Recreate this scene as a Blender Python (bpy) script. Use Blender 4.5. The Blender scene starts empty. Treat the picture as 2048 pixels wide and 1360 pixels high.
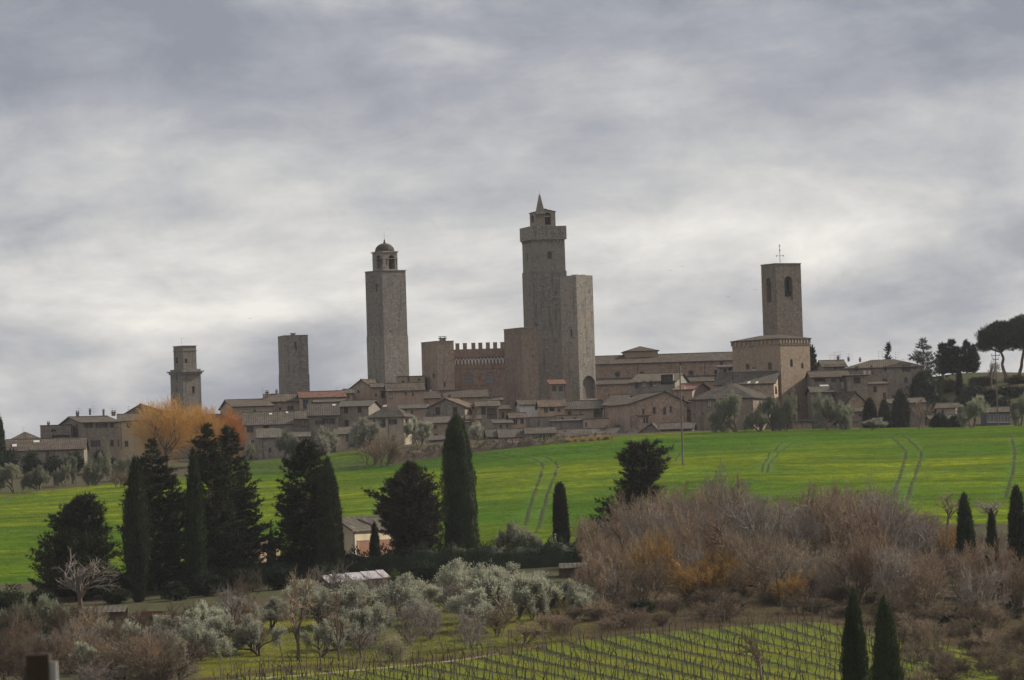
import bpy, math, random
import numpy as np
from mathutils import Vector
from mathutils.bvhtree import BVHTree

R = math.radians
scene = bpy.context.scene
col = scene.collection
F = 2048 * 160 / 36.0            # focal length in photo pixels
PITCH, ROLL = 320 / F, R(1.8)
SUN_EL, SUN_AZ = R(35), R(24)     # azimuth measured from +X (right) towards +Y (away)

# ------------------------------------------------------------------ camera
FWD = Vector((0, math.cos(PITCH), math.sin(PITCH)))
UP0 = Vector((0, -math.sin(PITCH), math.cos(PITCH)))
RT0 = Vector((1, 0, 0))
RT = RT0 * math.cos(ROLL) - UP0 * math.sin(ROLL)
UP = RT0 * math.sin(ROLL) + UP0 * math.cos(ROLL)
cam_d = bpy.data.cameras.new('camera')
cam_d.lens, cam_d.sensor_width = 160, 36
cam_d.clip_start, cam_d.clip_end = 1, 30000
cam_d.dof.use_dof = True
cam_d.dof.focus_distance = 800
cam_d.dof.aperture_fstop = 5.6
cam = bpy.data.objects.new('camera', cam_d)
from mathutils import Matrix
m3 = Matrix((RT, UP, -FWD)).transposed()
cam.matrix_world = m3.to_4x4()
col.objects.link(cam)
scene.camera = cam

# ------------------------------------------------------------------ sky, sun, exposure
world = bpy.data.worlds.new('World')
scene.world = world
world.use_nodes = True
wn, wl = world.node_tree.nodes, world.node_tree.links
wn.clear()
def WN(t, **kw):
    n = wn.new(t)
    for k, v in kw.items():
        if k.startswith('i_'):
            n.inputs[int(k[2:])].default_value = v
        else:
            setattr(n, k, v)
    return n
def wmath(op, a, b=None, c=None):
    n = wn.new('ShaderNodeMath'); n.operation = op
    for i, x in enumerate((a, b, c)):
        if x is None: continue
        if isinstance(x, (int, float)): n.inputs[i].default_value = x
        else: wl.new(x, n.inputs[i])
    return n.outputs[0]
sky = WN('ShaderNodeTexSky', sky_type='NISHITA', sun_disc=False)
sky.sun_elevation = SUN_EL
sky.sun_rotation = math.pi / 2 - SUN_AZ
sky.air_density, sky.dust_density = 1.0, 1.5
bg1 = WN('ShaderNodeBackground'); bg1.inputs[1].default_value = 0.1
wl.new(sky.outputs[0], bg1.inputs[0])
tc = WN('ShaderNodeTexCoord')
# clouds lie in sheets: directions flattened so that they stretch sideways
def wnoise(scale, sx, sz, detail, rough, off=(0, 0, 0), dist=0.0, rot=0.0):
    mp = WN('ShaderNodeMapping')
    mp.inputs['Rotation'].default_value = (0, rot, 0)
    mp.inputs['Scale'].default_value = (sx, sx, sz)
    mp.inputs['Location'].default_value = off
    wl.new(tc.outputs['Generated'], mp.inputs[0])
    n = WN('ShaderNodeTexNoise')
    n.inputs['Scale'].default_value = scale
    n.inputs['Detail'].default_value = detail
    n.inputs['Roughness'].default_value = rough
    n.inputs['Distortion'].default_value = dist
    wl.new(mp.outputs[0], n.inputs['Vector'])
    return n.outputs[0]
sep = WN('ShaderNodeSeparateXYZ'); wl.new(tc.outputs['Generated'], sep.inputs[0])
big = wnoise(1.0, 6, 20, 2, .5, (3.3, 1.2, 7.1))
mid = wnoise(1.0, 10, 34, 7, .57, (11.7, 4.2, 2.9), .25)
fine = wnoise(1.0, 34, 60, 8, .62, (1.7, 9.2, 5.5), .35, rot=.35)
# the cloud sheets by height above the horizon, their edges broken by the noise
elv = wmath('ADD', sep.outputs[2], wmath('MULTIPLY', wmath('SUBTRACT', big, .5), .06))
elv = wmath('ADD', elv, wmath('MULTIPLY', wmath('SUBTRACT', mid, .5), .05))
band = WN('ShaderNodeMapRange'); band.inputs[1].default_value = 0.0; band.inputs[2].default_value = 0.14
wl.new(elv, band.inputs[0])
ramp = WN('ShaderNodeValToRGB')
wl.new(band.outputs[0], ramp.inputs[0])
cr = ramp.color_ramp
cr.interpolation = 'B_SPLINE'
stops = [(0.0, .50), (.18, .50), (.30, .62), (.44, .76), (.54, .54), (.66, .27), (.77, .10), (.86, .85), (1.0, .45)]
while len(cr.elements) < len(stops): cr.elements.new(.5)
for e, (p, c) in zip(cr.elements, stops):
    e.position = p; e.color = (c, c, c, 1)
val = wmath('ADD', ramp.outputs[0], wmath('MULTIPLY', wmath('SUBTRACT', mid, .5), 1.9))
val = wmath('ADD', val, wmath('MULTIPLY', wmath('SUBTRACT', fine, .5), .8))
tone = WN('ShaderNodeValToRGB'); wl.new(val, tone.inputs[0])
tr_ = tone.color_ramp
TS = [(0.0, (.265, .28, .335)), (.3, (.38, .39, .435)), (.55, (.545, .543, .553)), (.8, (.73, .715, .69)), (1.0, (.90, .87, .82))]
while len(tr_.elements) < len(TS): tr_.elements.new(.5)
for e, (p, c) in zip(tr_.elements, TS):
    e.position = p; e.color = (*c, 1)
mul = tone
bg2 = WN('ShaderNodeBackground'); bg2.inputs[1].default_value = 0.95
wl.new(mul.outputs[0], bg2.inputs[0])
mixs = WN('ShaderNodeMixShader'); mixs.inputs[0].default_value = .93
wl.new(bg1.outputs[0], mixs.inputs[1]); wl.new(bg2.outputs[0], mixs.inputs[2])
out = WN('ShaderNodeOutputWorld'); wl.new(mixs.outputs[0], out.inputs[0])
world.cycles.sampling_method = 'MANUAL'; world.cycles.sample_map_resolution = 512

sun_d = bpy.data.lights.new('sun', 'SUN')
sun_d.energy, sun_d.angle, sun_d.color = 5.0, R(1.5), (1.0, .93, .80)
sun = bpy.data.objects.new('sun', sun_d)
sdir = Vector((math.cos(SUN_EL) * math.cos(SUN_AZ), math.cos(SUN_EL) * math.sin(SUN_AZ), math.sin(SUN_EL)))
sun.rotation_euler = sdir.to_track_quat('Z', 'Y').to_euler()
sun.location = (200, 400, 300)
col.objects.link(sun)
vs = scene.view_settings
vs.view_transform, vs.look, vs.gamma, vs.exposure = 'Standard', 'None', 1, 0.1
scene.cycles.max_bounces = 5
scene.cycles.diffuse_bounces = 3
scene.cycles.transmission_bounces = 3
scene.cycles.transparent_max_bounces = 4
scene.cycles.volume_bounces = 0
scene.cycles.use_denoising = True
scene.cycles.denoiser = 'OPENIMAGEDENOISE'

# ------------------------------------------------------------------ from a photo pixel and a distance to a place
def ray(px, py):
    return FWD + RT * ((px - 1024) / F) + UP * ((680 - py) / F)
def at(px, py, D):
    d = ray(px, py)
    return d * (D / d.y)
def project(P):
    P = Vector(P); k = P.dot(FWD)
    return 1024 + F * P.dot(RT) / k, 680 - F * P.dot(UP) / k

CTRL = [(0,1400,330),(512,1405,330),(1024,1398,335),(1536,1395,330),(2048,1395,330),
 (0,1340,380),(512,1348,380),(1024,1338,380),(1536,1312,380),(2048,1345,370),
 (800,1322,400),(1100,1287,405),(1300,1264,412),(1500,1248,420),(1640,1238,425),(1850,1288,405),(2048,1305,405),
 (600,1320,398),(717,1252,430),(915,1266,420),(1024,1243,428),(796,1237,435),(1100,1228,440),
 (0,1215,470),(200,1208,480),(400,1192,480),(600,1178,480),(800,1168,485),(1000,1150,490),(1150,1150,490),
 (100,1290,420),(300,1288,420),(450,1298,410),
 (0,1178,510),(300,1160,520),(700,1120,535),(950,1114,520),(1130,1110,515),
 (1300,1190,450),(1600,1172,450),(1900,1215,450),(2100,1220,450),(1300,1108,520),(1600,1085,520),(1900,1098,520),(2100,1100,520),
 (0,1090,620),(0,1040,700),(0,1001,780),(300,1085,600),(300,966,800),(700,1072,600),(700,985,735),(700,941,845),
 (1050,1068,570),(1080,985,680),(1050,898,865),(1366,932,720),(1366,873,885),(1600,1030,590),(1600,936,720),(1600,863,900),
 (1800,1015,605),(1820,935,720),(1800,861,900),(2048,1008,610),(2048,925,720),(2048,853,905),
 (0,945,900),(200,930,900),(520,925,920),(700,905,920),(850,887,930),(1100,876,930),(1300,864,935),(1500,860,945),(1800,853,945),(2048,846,945),
 (0,930,1000),(300,915,1000),(600,900,1000),(900,875,1000),(1200,862,1000),(1400,855,1000),(1600,850,1000),(1800,830,1000),(2000,772,1000),
 (300,910,1080),(600,890,1080),(1000,860,1080),(1400,850,1080),(1900,748,1045),(2030,764,1010),(2200,760,1020),(1750,800,1080)]
pts = [at(*c) for c in CTRL]
C3 = [(p.x, p.y, p.z) for p in pts]
C3 += [(0,0,-1.8),(-40,0,-1.8),(40,0,-1.8),(0,30,-3.4),(-60,60,-5.8),(60,60,-5.8),(0,100,-8),(-80,100,-8),(80,100,-8),
       (0,200,-12),(-100,200,-12),(100,200,-12),(0,280,-14),(-90,280,-14),(90,280,-14),(0,-60,-1),(-60,-60,-1),(60,-60,-1)]
for sx in (-1, 1):
    for (y, z) in ((330,-13),(420,-11.5),(520,-7),(620,-3),(720,2),(820,6),(900,8 if sx < 0 else 11),(1000,13 if sx < 0 else 22),(1080,14)):
        C3.append((sx * 260, y, z))
C3 += [(-100,1250,8),(100,1250,8),(0,1250,10),(0,1400,-10),(-200,1400,-10),(200,1400,-10)]
C3 = np.array(C3)
def tps(r2):
    return np.where(r2 > 1e-12, .5 * r2 * np.log(np.maximum(r2, 1e-12)), 0)
cx = C3[:, :2] / 100.0
nC = len(cx)
K = tps(((cx[:, None] - cx[None]) ** 2).sum(-1)) + np.eye(nC) * 2e-3
Pm = np.hstack([np.ones((nC, 1)), cx])
A = np.block([[K, Pm], [Pm.T, np.zeros((3, 3))]])
SOL = np.linalg.solve(A, np.concatenate([C3[:, 2], np.zeros(3)]))
def heights(X, Y):
    X = np.asarray(X, float); Y = np.asarray(Y, float); sh = X.shape
    q = np.stack([X.ravel(), Y.ravel()], 1) / 100.0
    qc = np.clip(q, [-3.2, -1], [3.2, 14.5])
    z = np.empty(len(q))
    for i in range(0, len(q), 20000):
        b = qc[i:i + 20000]
        z[i:i + 20000] = tps(((b[:, None] - cx[None]) ** 2).sum(-1)) @ SOL[:nC] + SOL[nC] + b @ SOL[nC + 1:]
    far = np.maximum(np.maximum(np.abs(q[:, 0]) - 2.8, q[:, 1] - 12.5), -q[:, 1] - .8)
    w = np.clip(far / 4, 0, 1); w = w * w * (3 - 2 * w)
    x_, y_ = q[:, 0] * 100, q[:, 1] * 100        # gentle swells of the ploughed slope
    sw = .5 * (.30 * np.sin(x_ * .045 + y_ * .11 + 1.3) + .22 * np.sin(x_ * -.10 + y_ * .19 + .4) + .20 * np.sin(x_ * .028 + y_ * .052))
    z = z + sw * np.clip((y_ - 560) / 60, 0, 1) * np.clip((860 - y_) / 60, 0, 1)
    return (z * (1 - w) - 22 * w).reshape(sh)
def hz(x, y): return float(heights(np.array([x]), np.array([y]))[0])
def gnd(px, D):
    py = 1000
    for _ in range(3):
        P = at(px, py, D); z = hz(P.x, P.y)
        py = project((P.x, P.y, z))[1]
    return Vector((P.x, P.y, z))
def gpy(px, D): return project(gnd(px, D))[1]

# ------------------------------------------------------------------ mesh helpers
class MB:
    def __init__(s): s.v, s.f, s.uv, s.mi = [], [], [], []
    def face(s, pts, uvs=None, mi=0):
        n = len(s.v)
        s.v += [tuple(p) for p in pts]
        s.f.append(tuple(range(n, n + len(pts))))
        s.uv += list(uvs) if uvs else [(0, 0)] * len(pts)
        s.mi.append(mi)
    def obox(s, O, a, b, c, mi=0):           # a box from a corner and three edge vectors
        O, a, b, c = Vector(O), Vector(a), Vector(b), Vector(c)
        if a.cross(b).dot(c) < 0: a, b = b, a
        la, lb, lc = a.length, b.length, c.length
        s.face([O, O + b, O + a + b, O + a], [(0, 0), (0, lb), (la, lb), (la, 0)], mi)
        s.face([O + c, O + c + a, O + c + a + b, O + c + b], [(0, 0), (la, 0), (la, lb), (0, lb)], mi)
        for p, q, lp in ((a, c, la), (c, a, lc)):
            pass
        s.face([O, O + a, O + a + c, O + c], [(0, 0), (la, 0), (la, lc), (0, lc)], mi)
        s.face([O + a, O + a + b, O + a + b + c, O + a + c], [(0, 0), (lb, 0), (lb, lc), (0, lc)], mi)
        s.face([O + a + b, O + b, O + b + c, O + a + b + c], [(0, 0), (la, 0), (la, lc), (0, lc)], mi)
        s.face([O + b, O, O + c, O + b + c], [(0, 0), (lb, 0), (lb, lc), (0, lc)], mi)
    def tube(s, A, B, ra, rb, n=6, mi=0, cap=True):
        A, B = Vector(A), Vector(B); d = (B - A).normalized()
        u = d.orthogonal().normalized(); w = d.cross(u)
        ra_ = [A + (u * math.cos(6.2832 * i / n) + w * math.sin(6.2832 * i / n)) * ra for i in range(n)]
        rb_ = [B + (u * math.cos(6.2832 * i / n) + w * math.sin(6.2832 * i / n)) * rb for i in range(n)]
        L = (B - A).length
        for i in range(n):
            j = (i + 1) % n
            s.face([ra_[i], ra_[j], rb_[j], rb_[i]], [(i * ra, 0), (i * ra + ra, 0), (i * ra + ra, L), (i * ra, L)], mi)
        if cap:
            s.face(list(reversed(ra_)), None, mi); s.face(rb_, None, mi)
    def build(s, name, mats, parent=None, smooth=False):
        o0 = Vector(parent['_o']) if parent is not None and '_o' in parent else Vector((0, 0, 0))
        me = bpy.data.meshes.new(name)
        me.from_pydata([(v[0] - o0.x, v[1] - o0.y, v[2] - o0.z) for v in s.v], [], s.f)
        l = me.uv_layers.new(name='UVMap')
        l.data.foreach_set('uv', np.array(s.uv, dtype=np.float32).ravel())
        if not isinstance(mats, (list, tuple)): mats = [mats]
        for m in mats: me.materials.append(m)
        if len(mats) > 1: me.polygons.foreach_set('material_index', s.mi)
        if smooth: me.polygons.foreach_set('use_smooth', [True] * len(s.f))
        me.update()
        o = bpy.data.objects.new(name, me); col.objects.link(o)
        if parent is not None:
            o.parent = parent
            if '_o' in parent: o['_o'] = parent['_o']
        return o
def mesh_np(name, V, Fc, mats, fm=None, smooth=False):
    """V (N,3), Fc (M,k): one mesh with faces of k corners"""
    me = bpy.data.meshes.new(name)
    V = np.asarray(V, np.float32); Fc = np.asarray(Fc, np.int32)
    k = Fc.shape[1]
    me.vertices.add(len(V)); me.vertices.foreach_set('co', V.ravel())
    me.loops.add(Fc.size); me.loops.foreach_set('vertex_index', Fc.ravel())
    me.polygons.add(len(Fc)); me.polygons.foreach_set('loop_start', np.arange(0, Fc.size, k, dtype=np.int32))
    try: me.polygons.foreach_set('loop_total', np.full(len(Fc), k, np.int32))
    except Exception: pass
    for m in (mats if isinstance(mats, (list, tuple)) else [mats]): me.materials.append(m)
    if fm is not None: me.polygons.foreach_set('material_index', np.asarray(fm, np.int32))
    me.update(calc_edges=True); me.validate()
    if smooth: me.polygons.foreach_set('use_smooth', np.ones(len(me.polygons), bool))
    return me
def link(name, me, parent=None, loc=None):
    o = bpy.data.objects.new(name, me); col.objects.link(o)
    if parent is not None: o.parent = parent
    if loc is not None: o.location = loc
    return o
def tag(o, label=None, cat=None, group=None, kind=None):
    if label: o['label'] = label
    if cat: o['category'] = cat
    if group: o['group'] = group
    if kind: o['kind'] = kind
    return o
def empty(name, loc, label=None, cat=None, group=None):
    e = bpy.data.objects.new(name, None); e.location = loc; e.empty_display_size = .5
    col.objects.link(e); e['_o'] = tuple(loc)
    return tag(e, label, cat, group)
def copy_tree(o, loc, rz=0, sc=(1, 1, 1), label=None, group=None):
    c = o.copy(); col.objects.link(c)
    c.location = loc; c.rotation_euler = (0, 0, rz); c.scale = sc
    if label: c['label'] = label
    if group: c['group'] = group
    for ch in o.children:
        d = ch.copy(); col.objects.link(d); d.parent = c
    return c

# ------------------------------------------------------------------ materials
class NT:
    def __init__(s, name, rough=.9, spec=.2):
        s.m = bpy.data.materials.new(name); s.m.use_nodes = True
        s.n, s.l = s.m.node_tree.nodes, s.m.node_tree.links
        s.b = s.n['Principled BSDF']; s.out = s.n['Material Output']
        s.b.inputs['Roughness'].default_value = rough
        s.b.inputs['Specular IOR Level'].default_value = spec
    def new(s, t, **kw):
        n = s.n.new(t)
        for k, v in kw.items(): setattr(n, k, v)
        return n
    def set(s, sock, v):
        if hasattr(v, 'is_linked') or hasattr(v, 'links'): s.l.new(v, sock)
        else: sock.default_value = v
    def noise(s, vec, scale, detail=3, rough=.55, dist=0):
        n = s.new('ShaderNodeTexNoise')
        n.inputs['Scale'].default_value = scale; n.inputs['Detail'].default_value = detail
        n.inputs['Roughness'].default_value = rough; n.inputs['Distortion'].default_value = dist
        if vec is not None: s.l.new(vec, n.inputs['Vector'])
        return n.outputs[0]
    def rng(s, v, a, b, c, d):
        n = s.new('ShaderNodeMapRange')
        s.l.new(v, n.inputs[0])
        for i, x in enumerate((a, b, c, d)): n.inputs[i + 1].default_value = x
        return n.outputs[0]
    def mix(s, fac, a, b, mode='MIX'):
        n = s.new('ShaderNodeMix', data_type='RGBA', blend_type=mode)
        s.set(n.inputs[0], fac); s.set(n.inputs[6], a if not isinstance(a, tuple) else (*a, 1)[:4]); s.set(n.inputs[7], b if not isinstance(b, tuple) else (*b, 1)[:4])
        return n.outputs[2]
    def math(s, op, a, b=None):
        n = s.new('ShaderNodeMath', operation=op)
        s.set(n.inputs[0], a)
        if b is not None: s.set(n.inputs[1], b)
        return n.outputs[0]
    def hsv(s, c, v, h=None, sat=None):
        n = s.new('ShaderNodeHueSaturation')
        s.l.new(c, n.inputs['Color']); s.set(n.inputs['Value'], v)
        if h is not None: s.set(n.inputs['Hue'], h)
        if sat is not None: s.set(n.inputs['Saturation'], sat)
        return n.outputs[0]
    def uv(s): return s.new('ShaderNodeUVMap').outputs[0]
    def obj(s): return s.new('ShaderNodeTexCoord').outputs['Object']
    def pos(s): return s.new('ShaderNodeNewGeometry').outputs['Position']
    def rand(s): return s.new('ShaderNodeObjectInfo').outputs['Random']
    def island(s): return s.new('ShaderNodeNewGeometry').outputs['Random Per Island']
    def color(s, c): s.set(s.b.inputs['Base Color'], c if not isinstance(c, tuple) else (*c, 1)); return s
    def bump(s, h, strength=.5, dist=.05):
        n = s.new('ShaderNodeBump'); n.inputs['Strength'].default_value = strength; n.inputs['Distance'].default_value = dist
        s.l.new(h, n.inputs['Height']); s.l.new(n.outputs[0], s.b.inputs['Normal'])

def mat_stone(name, c1, c2, mortar, bw=.55, bh=.26, patch=None, stain=.5):
    t = NT(name, .95, .1)
    u = t.uv()
    br = t.new('ShaderNodeTexBrick')
    t.l.new(u, br.inputs['Vector'])
    for k, v in (('Color1', (*c1, 1)), ('Color2', (*c2, 1)), ('Mortar', (*mortar, 1)), ('Scale', 1.0), ('Mortar Size', .02), ('Mortar Smooth', .3),
                 ('Bias', 0.0), ('Brick Width', bw), ('Row Height', bh)): br.inputs[k].default_value = v
    p = t.pos()
    c = br.outputs['Color']
    n2 = t.noise(p, 1.3, 3, .7)
    c = t.mix(t.rng(n2, .42, .66, 0, .8), c, tuple(x * .45 for x in c1))
    n3 = t.noise(p, 2.1, 2, .6)
    c = t.mix(t.rng(n3, .5, .68, 0, .5), c, tuple(min(1, x * 1.35) for x in c1))
    n1 = t.noise(p, .16, 4, .6, .4)
    c = t.mix(t.rng(n1, .42, .7, 0, .75), c, patch or tuple((a * .6 + b * .6) for a, b in zip(c1, c2)))
    mp = t.new('ShaderNodeMapping'); mp.inputs['Scale'].default_value = (1.3, 1.3, .12); t.l.new(p, mp.inputs[0])
    st = t.noise(mp.outputs[0], 1.0, 3, .6)
    c = t.mix(t.rng(st, .52, .75, 0, stain), c, tuple(x * .42 for x in c2))
    c = t.hsv(c, t.rng(t.rand(), 0, 1, .88, 1.12))
    t.color(c)
    t.bump(t.noise(p, 3.5, 4, .7), .6, .08)
    return t.m
def mat_plaster(name, c, dirt=.5, scale=1.0):
    t = NT(name, .93, .12); p = t.pos()
    d = t.mix(t.rng(t.noise(p, .5 * scale, 5, .65, .5), .4, .72, 0, dirt), c, tuple(x * .55 for x in c))
    mp = t.new('ShaderNodeMapping'); mp.inputs['Scale'].default_value = (1.6, 1.6, .15); t.l.new(p, mp.inputs[0])
    d = t.mix(t.rng(t.noise(mp.outputs[0], 1.0, 3, .6), .5, .75, 0, dirt), d, tuple(x * .5 for x in c))
    d = t.hsv(d, t.rng(t.rand(), 0, 1, .9, 1.1)); t.color(d)
    t.bump(t.noise(p, 4, 3, .7), .3, .03)
    return t.m
def mat_tile(name, c1, c2, moss=.35):
    t = NT(name, .92, .15); u = t.uv()
    br = t.new('ShaderNodeTexBrick'); t.l.new(u, br.inputs['Vector'])
    for k, v in (('Color1', (*c1, 1)), ('Color2', (*c2, 1)), ('Mortar', (*tuple(x * .45 for x in c1), 1)), ('Scale', 1.0), ('Mortar Size', .018), ('Brick Width', .23), ('Row Height', .42)):
        br.inputs[k].default_value = v
    p = t.pos()
    c = t.mix(t.rng(t.noise(p, .7, 5, .72), .40, .62, 0, .9), br.outputs['Color'], tuple(x * .5 for x in c2))
    c = t.mix(t.rng(t.noise(p, .9, 4, .6), .5, .75, 0, moss), c, (.10, .095, .05))
    c = t.mix(t.rng(t.noise(p, 2.2, 2, .5), .62, .72, 0, .5), c, (.26, .24, .20))
    c = t.hsv(c, t.rng(t.rand(), 0, 1, .85, 1.15)); t.color(c)
    return t.m
def mat_flat(name, c, rough=.8, spec=.3, var=.2):
    t = NT(name, rough, spec)
    d = t.mix(t.rng(t.noise(t.pos(), 1.7, 3, .6), .3, .7, 0, var), c, tuple(x * .5 for x in c)); t.color(d)
    return t.m
def mat_leaf(name, c, c2, trans=.25, patch=.4):
    t = NT(name, .75, .15)
    d = t.mix(t.island(), c, c2)
    d = t.mix(t.rng(t.noise(t.pos(), patch, 3, .6), .35, .65, 0, .6), d, tuple(x * .62 for x in c))
    d = t.hsv(d, t.rng(t.rand(), 0, 1, .70, 1.22)); t.color(d)
    if trans > 0:
        tr = t.new('ShaderNodeBsdfTranslucent'); t.l.new(d, tr.inputs[0])
        mx = t.new('ShaderNodeMixShader'); mx.inputs[0].default_value = trans
        t.l.new(t.b.outputs[0], mx.inputs[1]); t.l.new(tr.outputs[0], mx.inputs[2]); t.l.new(mx.outputs[0], t.out.inputs[0])
    return t.m
def mat_bark(name, c, c2):
    t = NT(name, .95, .1)
    d = t.mix(t.island(), c, c2); d = t.hsv(d, t.rng(t.rand(), 0, 1, .75, 1.25)); t.color(d)
    return t.m

M = {}
M['grey'] = mat_stone('grey tower stone', (.275, .25, .222), (.195, .18, .162), (.13, .115, .10), .75, .36, (.255, .21, .17), .75)
M['pale'] = mat_stone('pale tower stone', (.305, .28, .245), (.228, .207, .18), (.15, .132, .112), .75, .36, (.29, .24, .19), .65)
M['brown'] = mat_stone('brown rubble stone', (.27, .228, .188), (.192, .163, .137), (.16, .135, .11), .5, .26, (.27, .21, .16), .45)
M['dun'] = mat_stone('dun rubble stone', (.30, .262, .216), (.212, .184, .155), (.18, .155, .13), .5, .26, (.29, .24, .185), .4)
M['brick'] = mat_stone('red brick', (.33, .215, .16), (.245, .165, .125), (.20, .16, .13), .34, .12, (.30, .225, .17), .4)
M['pink'] = mat_stone('pink brick', (.42, .29, .215), (.33, .23, .175), (.28, .22, .175), .34, .12, (.38, .29, .225), .3)
M['tan'] = mat_stone('tan brick', (.42, .315, .23), (.33, .25, .185), (.29, .23, .175), .34, .12, (.38, .29, .215), .3)
M['rust'] = mat_stone('rusty brick', (.30, .215, .165), (.225, .17, .135), (.18, .15, .125), .34, .12, (.265, .215, .165), .55)
M['cream'] = mat_plaster('cream plaster', (.48, .40, .28), .4)
M['buff'] = mat_plaster('buff plaster', (.36, .295, .225), .6)
M['peach'] = mat_plaster('peach plaster', (.42, .295, .20), .5)
M['ochre'] = mat_plaster('ochre plaster', (.33, .255, .165), .4)
M['rose'] = mat_plaster('rosy plaster', (.38, .285, .22), .6)
M['white'] = mat_plaster('white plaster', (.62, .60, .57), .3)
M['grime'] = mat_plaster('grimy grey plaster', (.26, .235, .20), .8)
M['tile'] = mat_tile('weathered roof tiles', (.125, .095, .072), (.088, .07, .055))
M['tile2'] = mat_tile('grey brown roof tiles', (.12, .10, .08), (.086, .074, .062), .3)
M['tile_r'] = mat_tile('red roof tiles', (.21, .09, .06), (.15, .075, .055), .3)
M['tile_o'] = mat_tile('orange roof tiles', (.175, .115, .08), (.125, .09, .068), .35)
M['glass'] = NT('window glass', .25, .5).color((.022, .026, .034)).m
M['glass_b'] = NT('pale leaded glass', .4, .5).color((.20, .21, .22)).m
M['frame'] = mat_flat('window frame paint', (.16, .13, .10))
M['wframe'] = mat_flat('white window frame paint', (.5, .48, .44))
M['shutter'] = mat_flat('dark brown shutters', (.055, .038, .03))
M['shutter_g'] = mat_flat('grey green shutters', (.06, .065, .055))
M['blind'] = mat_flat('pale blind', (.42, .41, .38))
M['wood'] = mat_flat('weathered wood', (.10, .075, .05), .9, .1)
M['metal'] = mat_flat('grey metal', (.10, .10, .105), .5, .4)
M['iron'] = mat_flat('dark iron', (.03, .03, .032), .6, .3)
M['blue'] = mat_flat('faded grey blue paint', (.085, .092, .10))
M['blackrec'] = mat_flat('sooty stone', (.06, .052, .045), .95, .1)
# ------------------------------------------------------------------ buildings
Z = Vector((0, 0, 1))
def clip(poly, n, c):
    """keep the part of a 2-d polygon where n.p <= c"""
    res = []
    for i in range(len(poly)):
        a, b = poly[i], poly[(i + 1) % len(poly)]
        da, db = n[0] * a[0] + n[1] * a[1] - c, n[0] * b[0] + n[1] * b[1] - c
        if da <= 1e-9: res.append(a)
        if (da < -1e-9 and db > 1e-9) or (da > 1e-9 and db < -1e-9):
            k = da / (da - db); res.append((a[0] + (b[0] - a[0]) * k, a[1] + (b[1] - a[1]) * k))
    return res
class Wall:
    """a vertical wall plane: origin, run h, outward normal n"""
    def __init__(s, O, h, L):
        s.O, s.h, s.L = Vector(O), Vector(h).normalized(), L
        s.n = Vector((s.h.y, -s.h.x, 0))
    def p(s, a, t, o=0): return s.O + s.h * a + Z * t + s.n * o
    def st(s, px, py):
        d = ray(px, py); k = s.O.dot(s.n) / d.dot(s.n); P = d * k - s.O
        return P.dot(s.h), P.z, k * d.y
def wall_faces(mb, W, poly, wins, rec=.22, mi=0):
    """poly: convex outline in (s,t), counter-clockwise; wins: dicts s0 s1 t0 t1 kind"""
    S = sorted({p[0] for p in poly} | {w[k] for w in wins for k in ('s0', 's1')})
    T = sorted({p[1] for p in poly} | {w[k] for w in wins for k in ('t0', 't1')})
    for i in range(len(S) - 1):
        for j in range(len(T) - 1):
            cs, ct = (S[i] + S[i + 1]) / 2, (T[j] + T[j + 1]) / 2
            if any(w['s0'] < cs < w['s1'] and w['t0'] < ct < w['t1'] for w in wins): continue
            q = [(S[i], T[j]), (S[i + 1], T[j]), (S[i + 1], T[j + 1]), (S[i], T[j + 1])]
            for a in range(len(poly)):
                p0, p1 = poly[a], poly[(a + 1) % len(poly)]
                e = (p1[0] - p0[0], p1[1] - p0[1]); n = (e[1], -e[0])
                q = clip(q, n, n[0] * p0[0] + n[1] * p0[1])
                if len(q) < 3: break
            if len(q) >= 3: mb.face([W.p(a, t) for a, t in q], q, mi)
    for w in wins:
        s0, s1, t0, t1 = w['s0'], w['s1'], w['t0'], w['t1']; k = w['kind']
        d = w.get('rec', rec)
        out = [(s0, t0), (s1, t0)]
        if k in 'am':
            r = (s1 - s0) / 2; cs, ct = (s0 + s1) / 2, t1 - r
            arc = [(cs + r * math.cos(R(a)), ct + r * math.sin(R(a))) for a in range(0, 181, 30)]
            out += arc
            mb.face([W.p(*q) for q in [(s1, t1)] + arc[3::-1]][::1], [(s1, t1)] + arc[3::-1], mi)
            mb.face([W.p(*q) for q in [(s0, t1)] + arc[:2:-1]], [(s0, t1)] + arc[:2:-1], mi)
        elif k == 'o':
            r = (s1 - s0) / 2; cs, ct = (s0 + s1) / 2, (t0 + t1) / 2
            arc = [(cs + r * math.cos(R(a)), ct + r * math.sin(R(a))) for a in range(0, 360, 30)]
            out = arc
            for c4, i0 in (((s1, t1), 0), ((s0, t1), 3), ((s0, t0), 6), ((s1, t0), 9)):
                sub = [arc[(i0 + j) % 12] for j in range(4)]
                q = [c4] + sub[::-1]
                mb.face([W.p(*x) for x in q], q, mi)
        else: out += [(s1, t1), (s0, t1)]
        for i in range(len(out)):
            a, b = out[i], out[(i + 1) % len(out)]
            mb.face([W.p(*a), W.p(*b), W.p(*b, -d), W.p(*a, -d)], [a, b, b, a], mi)
        w['out'] = out
        if k in 'nl':
            mb.face([W.p(*q, -d) for q in out], out, mi)
def fill(mb, W, out, o): mb.face([W.p(*q, o) for q in out], out)
def bar(mb, W, s0, s1, t0, t1, o0, o1): mb.obox(W.p(s0, t0, o0), W.h * (s1 - s0), Z * (t1 - t0), W.n * (o1 - o0))
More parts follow.
